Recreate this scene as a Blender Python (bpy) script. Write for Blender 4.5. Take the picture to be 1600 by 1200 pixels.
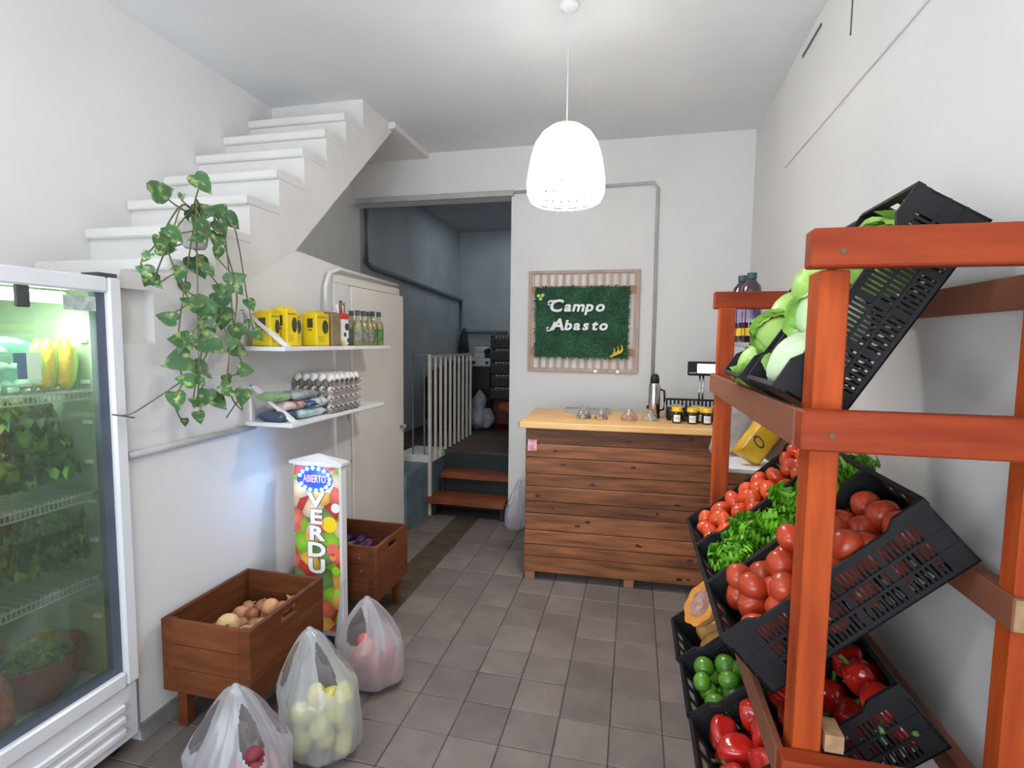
import bpy, bmesh, math, random
from mathutils import Matrix, Vector, Euler
random.seed(7)
for o in list(bpy.data.objects): bpy.data.objects.remove(o)
SC = bpy.context.scene
COL = SC.collection
PI = math.pi
def V(*a): return Vector(a)

# ------------------------------------------------------------------ camera
R0 = (0.97364291, 0.22775345, 0.0121597); R1 = (-0.03023184, 0.07602998, 0.99664712); R2 = (-0.22606532, 0.97074601, -0.08091146)
cam_d = bpy.data.cameras.new('camera'); cam = bpy.data.objects.new('camera', cam_d); COL.objects.link(cam)
cam_d.sensor_width = 36; cam_d.lens = 822.6 * 36 / 1600; cam_d.clip_start = 0.02
cam.matrix_world = Matrix(((R0[0], R1[0], -R2[0], 0), (R0[1], R1[1], -R2[1], 0), (R0[2], R1[2], -R2[2], 1.503), (0, 0, 0, 1)))
SC.camera = cam

# ------------------------------------------------------------------ world, lights, exposure
w = bpy.data.worlds.new('world'); SC.world = w; w.use_nodes = True
w.node_tree.nodes['Background'].inputs[0].default_value = (0.80, 0.90, 1.0, 1); w.node_tree.nodes['Background'].inputs[1].default_value = 0.9
SC.view_settings.view_transform = 'Standard'; SC.view_settings.look = 'None'; SC.view_settings.gamma = 1
SC.view_settings.use_curve_mapping = False
SC.view_settings.exposure = 0.0
def area(name, loc, rot, sx, sy, power, color):
    l = bpy.data.lights.new(name, 'AREA'); l.shape = 'RECTANGLE'; l.size = sx; l.size_y = sy; l.energy = power; l.color = color
    o = bpy.data.objects.new(name, l); COL.objects.link(o); o.location = loc; o.rotation_euler = rot; return o
def point(name, loc, r, power, color):
    l = bpy.data.lights.new(name, 'POINT'); l.shadow_soft_size = r; l.energy = power; l.color = color
    o = bpy.data.objects.new(name, l); COL.objects.link(o); o.location = loc; return o
area('daylight_shop_front', (-0.8, -1.25, 1.25), (PI/2 + 0.62, 0, 0), 2.6, 1.6, 72, (0.86, 0.93, 1.0))
point('front_bulb_light', (-0.70, 0.15, 2.60), 0.10, 24, (0.93, 0.97, 1.0))
area('passage_fill', (-1.55, 6.2, 2.97), (0, 0, 0), 0.8, 0.8, 5, (0.80, 0.92, 1.0))  # added fill to brighten the passage; its ceiling has no opening
LAMP = (-0.342, 2.53, 2.33)
point('pendant_bulb_light', LAMP, 0.11, 84, (1.0, 0.97, 0.94))

# ------------------------------------------------------------------ materials
MC = {}
def nodes(name):
    m = bpy.data.materials.new(name); m.use_nodes = True
    nt = m.node_tree; return m, nt, nt.nodes['Principled BSDF']
def mat(name, col, rough=0.6, metal=0.0, var=0.0, scale=8.0, stretch=(1, 1, 1), bump=0.0, col2=None, rnd=0.0, spec=0.5, detail=4, emit=None, es=0, coat=0, sss=0, bscale=None, contrast=(0.35, 0.65)):
    """principled colour with object-space noise; rnd = lightness change from object to object"""
    if name in MC: return MC[name]
    m, nt, p = nodes(name); MC[name] = m
    p.inputs['Roughness'].default_value = rough; p.inputs['Metallic'].default_value = metal
    p.inputs['Specular IOR Level'].default_value = spec
    p.inputs['Coat Weight'].default_value = coat
    if sss: p.inputs['Subsurface Weight'].default_value = sss; p.inputs['Subsurface Scale'].default_value = 0.01
    if emit: p.inputs['Emission Color'].default_value = (*emit, 1); p.inputs['Emission Strength'].default_value = es
    if col2 is None: col2 = tuple(c * (1 - var) for c in col)
    tc = nt.nodes.new('ShaderNodeTexCoord'); mp = nt.nodes.new('ShaderNodeMapping'); mp.inputs['Scale'].default_value = stretch
    oi = nt.nodes.new('ShaderNodeObjectInfo')
    add = nt.nodes.new('ShaderNodeVectorMath'); add.operation = 'ADD'
    mul = nt.nodes.new('ShaderNodeMath'); mul.operation = 'MULTIPLY'; mul.inputs[1].default_value = 37.0
    nt.links.new(oi.outputs['Random'], mul.inputs[0]); nt.links.new(tc.outputs['Object'], add.inputs[0]); nt.links.new(mul.outputs[0], add.inputs[1])
    nt.links.new(add.outputs[0], mp.inputs[0])
    nz = nt.nodes.new('ShaderNodeTexNoise'); nz.inputs['Scale'].default_value = scale; nz.inputs['Detail'].default_value = detail
    nt.links.new(mp.outputs[0], nz.inputs['Vector'])
    cr = nt.nodes.new('ShaderNodeValToRGB'); cr.color_ramp.elements[0].position = contrast[0]; cr.color_ramp.elements[1].position = contrast[1]
    cr.color_ramp.elements[0].color = (*col2, 1); cr.color_ramp.elements[1].color = (*col, 1)
    nt.links.new(nz.outputs[0], cr.inputs[0]); out = cr.outputs[0]
    if rnd:
        mr = nt.nodes.new('ShaderNodeMapRange'); mr.inputs['To Min'].default_value = 1 - rnd; mr.inputs['To Max'].default_value = 1 + rnd
        nt.links.new(oi.outputs['Random'], mr.inputs[0])
        vm = nt.nodes.new('ShaderNodeVectorMath'); vm.operation = 'SCALE'
        nt.links.new(out, vm.inputs[0]); nt.links.new(mr.outputs[0], vm.inputs['Scale']); out = vm.outputs[0]
    nt.links.new(out, p.inputs['Base Color'])
    if bump:
        bn = nt.nodes.new('ShaderNodeTexNoise'); bn.inputs['Scale'].default_value = bscale or scale * 3; bn.inputs['Detail'].default_value = 5
        nt.links.new(mp.outputs[0], bn.inputs['Vector'])
        b = nt.nodes.new('ShaderNodeBump'); b.inputs['Strength'].default_value = bump; b.inputs['Distance'].default_value = 0.01
        nt.links.new(bn.outputs[0], b.inputs['Height']); nt.links.new(b.outputs[0], p.inputs['Normal'])
    return m
def sheer(name, col, alpha, rough=0.25, gloss=0.12, transl=0.5):
    """thin see-through film: transparent mixed with diffuse, translucent and gloss"""
    if name in MC: return MC[name]
    m = bpy.data.materials.new(name); m.use_nodes = True; MC[name] = m; nt = m.node_tree; nt.nodes.clear()
    N = nt.nodes.new; Lk = nt.links.new
    out = N('ShaderNodeOutputMaterial'); tr = N('ShaderNodeBsdfTransparent'); df = N('ShaderNodeBsdfDiffuse'); tl = N('ShaderNodeBsdfTranslucent'); gl = N('ShaderNodeBsdfGlossy')
    tr.inputs[0].default_value = (*[1 - (1 - c) * 0.35 for c in col], 1); df.inputs[0].default_value = (*col, 1); tl.inputs[0].default_value = (*col, 1); gl.inputs['Roughness'].default_value = rough
    a = N('ShaderNodeMixShader'); a.inputs[0].default_value = transl; Lk(df.outputs[0], a.inputs[1]); Lk(tl.outputs[0], a.inputs[2])
    b = N('ShaderNodeMixShader'); b.inputs[0].default_value = alpha; Lk(tr.outputs[0], b.inputs[1]); Lk(a.outputs[0], b.inputs[2])
    lw = N('ShaderNodeLayerWeight'); lw.inputs[0].default_value = 0.25
    mm = N('ShaderNodeMath'); mm.operation = 'MULTIPLY_ADD'; mm.inputs[1].default_value = 0.5; mm.inputs[2].default_value = gloss * 0.4; Lk(lw.outputs['Fresnel'], mm.inputs[0])
    c = N('ShaderNodeMixShader'); Lk(mm.outputs[0], c.inputs[0]); Lk(b.outputs[0], c.inputs[1]); Lk(gl.outputs[0], c.inputs[2])
    Lk(c.outputs[0], out.inputs[0]); return m
WALL = mat('wall_paint', (0.80, 0.785, 0.765), 0.75, var=0.06, scale=1.6, bump=0.06, bscale=14, contrast=(0.3, 0.7))
CEIL = mat('ceiling_paint', (0.80, 0.81, 0.82), 0.8, var=0.07, scale=1.2, bump=0.05, bscale=10)
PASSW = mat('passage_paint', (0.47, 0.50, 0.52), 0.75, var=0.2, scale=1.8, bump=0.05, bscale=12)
TEAL = mat('teal_paint', (0.14, 0.22, 0.25), 0.7, var=0.35, scale=5)
STAIRP = mat('stair_paint', (0.80, 0.78, 0.757), 0.75, var=0.08, scale=3, bump=0.08, bscale=18)
DOORP = mat('door_paint', (0.88, 0.83, 0.76), 0.5, var=0.07, scale=3)
TILE = mat('floor_tile', (0.20, 0.166, 0.152), 0.48, var=0.22, scale=7, rnd=0.15, bump=0.12, bscale=40, spec=0.4)
GROUT = mat('grout', (0.10, 0.08, 0.075), 0.9, var=0.3, scale=9)
STRIPM = mat('brown_strip', (0.085, 0.058, 0.036), 0.85, var=0.45, scale=14, bump=0.3)
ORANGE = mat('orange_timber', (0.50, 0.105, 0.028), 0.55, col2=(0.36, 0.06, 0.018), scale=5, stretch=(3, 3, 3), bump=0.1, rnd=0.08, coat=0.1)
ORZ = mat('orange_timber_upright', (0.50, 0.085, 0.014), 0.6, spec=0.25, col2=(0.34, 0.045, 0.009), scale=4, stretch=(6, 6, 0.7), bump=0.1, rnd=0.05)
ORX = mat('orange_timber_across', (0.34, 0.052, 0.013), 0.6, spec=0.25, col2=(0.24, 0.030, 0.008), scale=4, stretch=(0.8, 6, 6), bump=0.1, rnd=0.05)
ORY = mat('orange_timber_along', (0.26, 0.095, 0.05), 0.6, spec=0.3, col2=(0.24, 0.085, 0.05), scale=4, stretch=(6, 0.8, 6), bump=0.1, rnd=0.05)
ENDG = mat('end_grain', (0.50, 0.30, 0.16), 0.7, var=0.3, scale=30)
PLANK = mat('stained_plank', (0.34, 0.125, 0.048), 0.5, spec=0.35, col2=(0.12, 0.042, 0.02), scale=4.5, stretch=(0.7, 4, 7), rnd=0.3, bump=0.12, contrast=(0.3, 0.7))
KNOT = mat('knot', (0.045, 0.02, 0.012), 0.5, var=0.5, scale=30)
PINE = mat('pine_top', (0.82, 0.50, 0.20), 0.4, col2=(0.70, 0.38, 0.13), scale=4, stretch=(0.7, 5, 5))
BAMBOO = mat('pale_slat', (0.56, 0.42, 0.35), 0.6, var=0.2, scale=6, stretch=(4, 4, 0.7), rnd=0.08)
SLATW = mat('whitewashed_slat', (0.82, 0.76, 0.71), 0.6, var=0.12, scale=6, stretch=(4, 4, 0.7), rnd=0.06)
BATTEN = mat('brown_batten', (0.44, 0.22, 0.11), 0.6, var=0.2, scale=6)
CRATEW = mat('brown_board', (0.17, 0.052, 0.015), 0.6, spec=0.25, col2=(0.11, 0.032, 0.011), scale=4, stretch=(1.2, 1.2, 6), rnd=0.2, bump=0.1)
BLACKP = mat('black_plastic', (0.014, 0.014, 0.017), 0.5, var=0.3, scale=12, rnd=0.15, spec=0.3)
GREYP = mat('dark_grey_plastic', (0.06, 0.06, 0.065), 0.45, var=0.2, scale=10)
WHITEP = mat('white_enamel', (0.80, 0.81, 0.84), 0.3, var=0.04, scale=3, coat=0.2)
WHITEB = mat('white_board', (0.82, 0.81, 0.82), 0.45, var=0.05, scale=4)
STEEL = mat('steel', (0.62, 0.63, 0.65), 0.22, metal=1.0, var=0.1, scale=5)
DSTEEL = mat('dull_steel', (0.30, 0.31, 0.33), 0.45, metal=0.7, var=0.2, scale=8)
PIPE = mat('painted_pipe', (0.50, 0.50, 0.50), 0.55, var=0.15, scale=9)
PIPED = mat('grey_pipe', (0.20, 0.22, 0.24), 0.55, var=0.15, scale=9)
RAILP = mat('cream_railing_paint', (0.66, 0.60, 0.52), 0.5, var=0.12, scale=12)
TREAD = mat('red_brown_tread', (0.28, 0.07, 0.028), 0.45, var=0.35, scale=6)
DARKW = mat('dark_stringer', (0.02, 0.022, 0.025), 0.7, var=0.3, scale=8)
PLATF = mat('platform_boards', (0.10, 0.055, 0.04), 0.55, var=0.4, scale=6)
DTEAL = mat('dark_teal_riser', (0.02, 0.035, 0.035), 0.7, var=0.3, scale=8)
GASKET = mat('blue_grey_gasket', (0.10, 0.12, 0.17), 0.5, var=0.2, scale=8)
INNER = mat('fridge_lining', (0.36, 0.46, 0.32), 0.5, var=0.08, scale=4)
PAPER = mat('white_print', (0.85, 0.85, 0.85), 0.5, var=0.03, scale=6)
INK = mat('dark_print', (0.05, 0.06, 0.08), 0.6, var=0.1, scale=6)
BROWNPAPER = mat('olive_brown_packet', (0.26, 0.20, 0.10), 0.55, var=0.25, scale=9, bump=0.15)
YEL = mat('yellow_packet', (0.86, 0.66, 0.015), 0.38, col2=(0.74, 0.52, 0.01), scale=8, bump=0.1, rnd=0.06)
DGREEN = mat('dark_green_print', (0.06, 0.07, 0.03), 0.5, var=0.4, scale=60)
RED = mat('red_print', (0.65, 0.03, 0.03), 0.4, var=0.1, scale=8)
TOM = mat('tomato_skin', (0.62, 0.075, 0.025), 0.18, col2=(0.50, 0.05, 0.02), scale=3, rnd=0.15, coat=0.4)
TOMP = mat('pink_tomato_skin', (0.60, 0.07, 0.022), 0.3, col2=(0.44, 0.045, 0.016), scale=5, rnd=0.15, coat=0.15)
PLUM = mat('plum_tomato_skin', (0.74, 0.10, 0.022), 0.16, col2=(0.60, 0.055, 0.015), scale=4, rnd=0.15, coat=0.2)
LIMEM = mat('lime_skin', (0.13, 0.31, 0.025), 0.3, col2=(0.04, 0.15, 0.015), scale=4, rnd=0.3, coat=0.2)
REDP = mat('red_pepper_skin', (0.55, 0.02, 0.012), 0.15, col2=(0.40, 0.012, 0.01), scale=3, rnd=0.2, coat=0.5)
REDPD = mat('dark_pepper_skin', (0.20, 0.012, 0.02), 0.15, var=0.3, scale=3, rnd=0.2, coat=0.5)
STEM = mat('green_stem', (0.10, 0.20, 0.04), 0.6, var=0.3, scale=10)
LETT = mat('curly_lettuce_leaf', (0.20, 0.52, 0.015), 0.45, col2=(0.07, 0.28, 0.008), scale=9, rnd=0.25, contrast=(0.3, 0.7))
ICE = mat('pale_lettuce_leaf', (0.48, 0.70, 0.20), 0.4, col2=(0.30, 0.56, 0.08), scale=8, rnd=0.2, bump=0.2, bscale=25)
CAB = mat('cabbage_leaf', (0.70, 0.84, 0.56), 0.45, col2=(0.60, 0.78, 0.44), scale=2, rnd=0.08, bump=0.25, bscale=14)
HERB = mat('dark_leaf_greens', (0.15, 0.33, 0.035), 0.5, col2=(0.04, 0.12, 0.012), scale=9, rnd=0.35)
EGGM = mat('egg_shell', (0.82, 0.78, 0.76), 0.4, var=0.04, scale=5, rnd=0.03)
TRAYM = mat('egg_tray_pulp', (0.30, 0.25, 0.22), 0.85, var=0.2, scale=20, rnd=0.25)
ONIONM = mat('onion_skin', (0.58, 0.30, 0.14), 0.35, col2=(0.32, 0.11, 0.05), scale=3, stretch=(2, 2, 0.6), rnd=0.3)
ONIONP = mat('pale_onion_skin', (0.72, 0.50, 0.24), 0.35, col2=(0.55, 0.32, 0.14), scale=4, rnd=0.12)
EGGPL = mat('aubergine_skin', (0.050, 0.012, 0.055), 0.15, var=0.3, scale=4, rnd=0.3, coat=0.5)
PUMPO = mat('pumpkin_rind', (0.66, 0.36, 0.10), 0.4, var=0.2, scale=8, rnd=0.1)
PUMPF = mat('pumpkin_flesh', (0.75, 0.30, 0.05), 0.35, var=0.25, scale=12)
PUMPS = mat('pumpkin_seed_hollow', (0.50, 0.30, 0.24), 0.2, col2=(0.36, 0.14, 0.10), scale=60, coat=0.6, bump=0.6)
BAGM = sheer('white_bag_film', (0.90, 0.91, 0.97), 0.44)
BAGT = sheer('clear_bag_film', (0.85, 0.86, 0.88), 0.16)
GLASS = sheer('fridge_glass', (0.72, 0.86, 0.74), 0.05, rough=0.03, gloss=0.16, transl=0.2)
BGLASS = sheer('bottle_glass', (0.50, 0.47, 0.20), 0.45, rough=0.05, gloss=0.3)
TEALB = sheer('teal_packet_film', (0.20, 0.55, 0.50), 0.35)
BULB = mat('bulb_glow', (1, 1, 1), emit=(1, 0.97, 0.93), es=40)
TUBE = mat('tube_glow', (1, 1, 1), emit=(0.86, 1.0, 0.90), es=6)
LEDM = mat('led_glow', (0.2, 0.7, 1), emit=(0.12, 0.62, 1.0), es=30)
SCREEN = mat('lit_screen', (0.9, 0.9, 0.9), emit=(1, 0.98, 0.95), es=1.0)
SHADEM = sheer('lamp_shade_weave', (0.95, 0.93, 0.90), 0.93, rough=0.5, gloss=0.05, transl=0.8)

# ------------------------------------------------------------------ mesh builder
class B:
    def __init__(s): s.b = bmesh.new()
    def box(s, x0, y0, z0, x1, y1, z1, bev=0.0, M=None):
        r = bmesh.ops.create_cube(s.b, size=1.0); vs = r['verts']
        for v in vs: v.co = Vector(((x0 + x1) / 2 + v.co.x * (x1 - x0), (y0 + y1) / 2 + v.co.y * (y1 - y0), (z0 + z1) / 2 + v.co.z * (z1 - z0)))
        if bev > 0:
            es = list({e for v in vs for e in v.link_edges})
            rr = bmesh.ops.bevel(s.b, geom=es, offset=bev, segments=1, affect='EDGES', clamp_overlap=True)
            vs = [v for v in rr['verts']] + [v for v in vs if v.is_valid]
            vs = list({v for v in vs if v.is_valid})
        if M is not None:
            for v in vs: v.co = M @ v.co
        return s
    def tube(s, pts, r, seg=8, cap=True):
        pts = [Vector(p) for p in pts]; rs = r if isinstance(r, (list, tuple)) else [r] * len(pts)
        rings = []; up = Vector((0, 0, 1))
        for i, p in enumerate(pts):
            d = (pts[min(i + 1, len(pts) - 1)] - pts[max(i - 1, 0)]).normalized()
            a = d.cross(up)
            if a.length < 1e-3: a = d.cross(Vector((1, 0, 0)))
            a.normalize(); c = d.cross(a).normalized()
            rings.append([s.b.verts.new(p + (a * math.cos(2 * PI * k / seg) + c * math.sin(2 * PI * k / seg)) * rs[i]) for k in range(seg)])
        for i in range(len(rings) - 1):
            for k in range(seg):
                s.b.faces.new((rings[i][k], rings[i][(k + 1) % seg], rings[i + 1][(k + 1) % seg], rings[i + 1][k]))
        if cap:
            s.b.faces.new(rings[0][::-1]); s.b.faces.new(rings[-1])
        return s
    def lathe(s, prof, seg=16, c=(0, 0, 0), close=True):
        rings = []
        for r, z in prof:
            rings.append([s.b.verts.new((c[0] + max(r, 1e-4) * math.cos(2 * PI * k / seg), c[1] + max(r, 1e-4) * math.sin(2 * PI * k / seg), c[2] + z)) for k in range(seg)])
        for i in range(len(rings) - 1):
            for k in range(seg): s.b.faces.new((rings[i][k], rings[i][(k + 1) % seg], rings[i + 1][(k + 1) % seg], rings[i + 1][k]))
        if close: s.b.faces.new(rings[0][::-1]); s.b.faces.new(rings[-1])
        return s
    def blob(s, rx, ry, rz, seg=18, rings=12, lobes=0, amp=0.0, dimple=0.0, taper=0.0, c=(0, 0, 0), noise=0.0, rnd=None):
        vs = []
        ph = [random.random() * 6 for _ in range(3)]
        for i in range(1, rings):
            t = PI * i / rings; row = []
            for k in range(seg):
                a = 2 * PI * k / seg
                rr = math.sin(t) * (1 + amp * math.cos(lobes * a) * math.sin(t)); z = math.cos(t)
                z *= 1 - dimple * math.exp(-(math.sin(t) / 0.45) ** 2)
                rr *= 1 + taper * z
                n = 1 + noise * (math.sin(3 * a + ph[0] + 2 * t) + math.sin(2 * a - 4 * t + ph[1]))
                row.append(s.b.verts.new((c[0] + rx * rr * math.cos(a) * n, c[1] + ry * rr * math.sin(a) * n, c[2] + rz * z)))
            vs.append(row)
        top = s.b.verts.new((c[0], c[1], c[2] + rz * (1 - dimple))); bot = s.b.verts.new((c[0], c[1], c[2] - rz * (1 - dimple)))
        for k in range(seg):
            s.b.faces.new((top, vs[0][k], vs[0][(k + 1) % seg])); s.b.faces.new((bot, vs[-1][(k + 1) % seg], vs[-1][k]))
            for i in range(len(vs) - 1): s.b.faces.new((vs[i][k], vs[i + 1][k], vs[i + 1][(k + 1) % seg], vs[i][(k + 1) % seg]))
        return s
    def prism(s, poly, axis, a0, a1):
        def P(u, v, w): return {'x': (w, u, v), 'y': (u, w, v), 'z': (u, v, w)}[axis]
        A = [s.b.verts.new(P(u, v, a0)) for u, v in poly]; C = [s.b.verts.new(P(u, v, a1)) for u, v in poly]
        n = len(poly)
        s.b.faces.new(A); s.b.faces.new(C[::-1])
        for i in range(n): s.b.faces.new((A[i], C[i], C[(i + 1) % n], A[(i + 1) % n]))
        return s
    def grid(s, nu, nv, f, wrap=False, skip=None):
        vs = [[s.b.verts.new(f(i / nu, j / nv)) for i in range(nu if wrap else nu + 1)] for j in range(nv + 1)]
        for j in range(nv):
            for i in range(nu):
                if skip and skip(i, j): continue
                i2 = (i + 1) % nu if wrap else i + 1
                try: s.b.faces.new((vs[j][i], vs[j][i2], vs[j + 1][i2], vs[j + 1][i]))
                except ValueError: pass
        return s
    def xf(s, M):
        bmesh.ops.transform(s.b, matrix=M, verts=s.b.verts[:]); return s
WM = {}
def wm(o): return WM.get(o.name, Matrix.Identity(4))
def obj(name, b, m, parent=None, smooth=False, local=False, label=None, kind=None, solid=0):
    me = bpy.data.meshes.new(name)
    bmesh.ops.recalc_face_normals(b.b, faces=b.b.faces[:])
    b.b.to_mesh(me); b.b.free()
    o = bpy.data.objects.new(name, me); COL.objects.link(o)
    if parent is not None:
        o.parent = parent; WM[o.name] = wm(parent).copy()
        if not local: me.transform(wm(parent).inverted())
    me.materials.append(m)
    if smooth:
        for p in me.polygons: p.use_smooth = True
    if label: o['label'] = label
    if kind: o['kind'] = kind
    if solid:
        sm = o.modifiers.new('thick', 'SOLIDIFY'); sm.thickness = solid; sm.offset = 0
    return o
def thing(name, label, cat, loc=(0, 0, 0), rot=(0, 0, 0), group=None):
    o = bpy.data.objects.new(name, None); COL.objects.link(o); o.empty_display_size = 0.05
    o.location = loc; o.rotation_euler = rot; WM[o.name] = Matrix.LocRotScale(Vector(loc), Euler(rot), None)
    return tag(o, label, cat, group)
def tag(o, label, cat, group=None):
    o['label'] = label; o['category'] = cat
    if group: o['group'] = group
    return o
def base(o, loc, rot=(0, 0, 0)):
    """put a one-mesh thing's origin at its own base (mesh given in world space)"""
    M = Matrix.LocRotScale(Vector(loc), Euler(rot), None); o.data.transform(M.inverted()); o.matrix_world = M; WM[o.name] = M; return o
def struct(name, b, m, parent=None, smooth=False):
    o = obj(name, b, m, parent, smooth)
    if parent is None: o['kind'] = 'structure'
    return o
def dup(src, M, label=None, group=None, scale=1.0):
    def cp(o, par):
        c = o.copy(); COL.objects.link(c); c.parent = par
        for ch in KIDS.get(o.name, []): cp(ch, c)
        return c
    c = cp(src, None)
    loc, rot, sc = M.decompose(); c.location = loc; c.rotation_euler = rot.to_euler(); c.scale = (scale,) * 3
    if label: c['label'] = label
    if group: c['group'] = group
    return c
KIDS = {}
_old_obj = obj
def obj(name, b, m, parent=None, smooth=False, **k):
    o = _old_obj(name, b, m, parent, smooth, **k)
    if parent is not None: KIDS.setdefault(parent.name, []).append(o)
    return o
def twin(o, parent, M=None):
    """a part sharing mesh data"""
    c = o.copy(); COL.objects.link(c); c.parent = parent; KIDS.setdefault(parent.name, []).append(c)
    if M is not None: c.matrix_basis = M
    return c
def T(x, y, z): return Matrix.Translation((x, y, z))
def Rm(a, ax): return Matrix.Rotation(a, 4, ax)
def rrot(): return Euler((random.uniform(0, 6.28), random.uniform(0, 6.28), random.uniform(0, 6.28))).to_matrix().to_4x4()
def text_bm(s, size, extrude=0.0, shear=0.0, offset=0.0, sx=1.0):
    cu = bpy.data.curves.new('t', 'FONT'); cu.body = s; cu.size = size; cu.extrude = extrude; cu.shear = shear; cu.offset = offset
    cu.align_x = 'CENTER'; cu.align_y = 'CENTER'; cu.resolution_u = 3
    o = bpy.data.objects.new('t', cu); COL.objects.link(o)
    dg = bpy.context.evaluated_depsgraph_get(); dg.update()
    me = bpy.data.meshes.new_from_object(o.evaluated_get(dg))
    b = B(); b.b.from_mesh(me); bpy.data.objects.remove(o); bpy.data.meshes.remove(me)
    b.xf(Matrix.Diagonal((sx, 1, 1, 1)))
    return b
FACEY = Rm(PI / 2, 'X')          # text lying in XY stands up and faces -y

# ================================================================== SETTING
XW, XL, YB, ZC, XS = 0.80, -2.42, 4.20, 3.04, -1.75
floor = thing('floor', 'x', 'x'); del floor['label'], floor['category']; floor['kind'] = 'structure'
obj('mortar_bed', B().box(-2.6, -2.2, -0.12, 0.95, 4.6, -0.006), GROUT, floor, kind='stuff')
tb = B().box(-0.0985, -0.0985, -0.02, 0.0985, 0.0985, 0.0, bev=0.003)
gx = [0.1476 + 0.2 * k for k in range(-10, 4)]
first = None; ntile = 0
for x in gx:
    for j in range(-5, 12):
        cx, cy = x + 0.1, 1.798 + 0.2 * j + 0.1
        if cx > XW + 0.02 or cx < XS - 0.02: continue
        if -1.46 < cx < -1.245: continue
        M = T(cx, cy, random.uniform(-0.0012, 0.0006)) @ Rm(random.uniform(-0.004, 0.004), 'Z')
        if first is None:
            first = obj('floor_tile', tb, TILE, floor, local=True); first.matrix_basis = M
        else: twin(first, floor, M)
        ntile += 1
obj('brown_strip', B().box(-1.455, 0.8, -0.02, -1.247, 4.2, -0.002), STRIPM, floor, label='dark brown strip between the tiles')  # plain dark brown band in place of one tile column
obj('shop_front_paving', B().box(-2.42, -2.2, -0.02, 0.78, 0.795, -0.001), TILE, floor, kind='stuff')

struct('wall_right', B().box(XW, -1.4, 0, XW + 0.15, 4.4, ZC), WALL)
wb = B().box(-1.0, YB, 0, XW, YB + 0.15, ZC).box(XL, YB, 2.66, -1.0, YB + 0.15, ZC)
struct('wall_back', wb, WALL)
struct('wall_left', B().box(XL - 0.15, -1.4, 0, XL, 4.35, ZC), WALL)
struct('wall_front', B().box(XL, -1.55, 0, -2.2, -1.4, ZC).box(0.6, -1.55, 0, XW, -1.4, ZC).box(-2.2, -1.55, 2.9, 0.6, -1.4, ZC), WALL)
struct('ceiling', B().box(XL - 0.15, -1.55, ZC, XW + 0.15, 4.4, ZC + 0.12), CEIL)
# lintel strip and surface conduit over the opening
struct('trim_1', B().box(-2.36, YB - 0.035, 2.655, -0.98, YB + 0.002, 2.70, bev=0.004), PIPE)
struct('trim_2', B().box(0.79, 0.2, 2.50, XW + 0.001, 3.35, ZC, bev=0.003), WALL)
# thin joint and slit in the boxed panel high on the right wall
struct('trim_3', B().box(0.786, 2.42, 2.72, 0.7905, 2.424, ZC).box(0.786, 2.80, 2.965, 0.7905, 3.08, 2.98), GREYP)
# passage beyond the opening
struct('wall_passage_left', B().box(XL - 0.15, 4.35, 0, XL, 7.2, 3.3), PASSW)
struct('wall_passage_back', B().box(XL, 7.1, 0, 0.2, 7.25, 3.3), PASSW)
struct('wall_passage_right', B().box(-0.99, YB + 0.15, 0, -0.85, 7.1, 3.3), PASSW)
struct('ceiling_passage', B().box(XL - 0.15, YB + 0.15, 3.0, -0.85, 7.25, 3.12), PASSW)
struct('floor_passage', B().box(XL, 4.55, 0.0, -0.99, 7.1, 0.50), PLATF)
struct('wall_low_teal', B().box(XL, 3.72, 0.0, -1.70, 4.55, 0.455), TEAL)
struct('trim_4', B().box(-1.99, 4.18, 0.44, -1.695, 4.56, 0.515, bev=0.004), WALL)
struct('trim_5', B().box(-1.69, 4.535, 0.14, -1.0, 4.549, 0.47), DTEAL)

# ================================================================== STAIRS
closet = B().prism([(1.62, 0), (3.72, 0), (3.72, 1.885), (2.475, 1.965), (1.62, 1.4735)], 'x', XL, XS)
closet.box(XL, 1.492, 0, XS, 1.62, 1.3999)
struct('wall_under_stairs', closet, WALL)
st = thing('staircase', 'white painted masonry staircase climbing along the left wall', 'staircase', (-2.08, 1.5, 1.4))
rise, run, y1, z1 = 0.1765, 0.2115, 2.14, 2.155
steps = [(y1 + run * k, z1 + rise * k) for k in range(-3, 6)]; steps[0] = (1.492, 1.735)
poly = [(1.492, 1.40), (2.475, 1.965), (3.64, ZC - 0.02), (3.95, ZC - 0.001), (steps[-1][0] - 0.001, ZC - 0.001)]
for k in range(len(steps) - 1, -1, -1):
    y, z = steps[k]; z = min(z, ZC - 0.001)
    if k < len(steps) - 1: poly.append((steps[k + 1][0], z))
    poly.append((y, z)); 
    if k > 0: pass
poly.append((1.492, 1.40))
cl = []
for p in poly:
    if not cl or (abs(cl[-1][0] - p[0]) + abs(cl[-1][1] - p[1])) > 1e-4: cl.append(p)
sb = B().prism([(max(a, 1.62), (1.4735 if a < 1.6 and c < 1.5 else c)) for a, c in cl], 'x', XL, XS)
sb.box(XL, 1.492, 1.40, -1.79, 1.62, 1.735).box(-1.79, 1.492, 1.40, XS, 1.62, 1.478).box(-1.79, 1.492, 1.672, XS, 1.62, 1.735)
obj('stair_body', sb, STAIRP, st)
for k, (y, z) in enumerate(steps[:-1]):
    if k == 0: continue
    obj('tread', B().box(XL + 0.001, y - 0.028, z - 0.042, -1.746, y + run + 0.004, z + 0.004, bev=0.007), STAIRP, st)
obj('landing_slab', B().box(XL + 0.002, 3.56, 2.995, -1.70, YB - 0.001, ZC - 0.001, bev=0.004), STAIRP, st)
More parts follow.
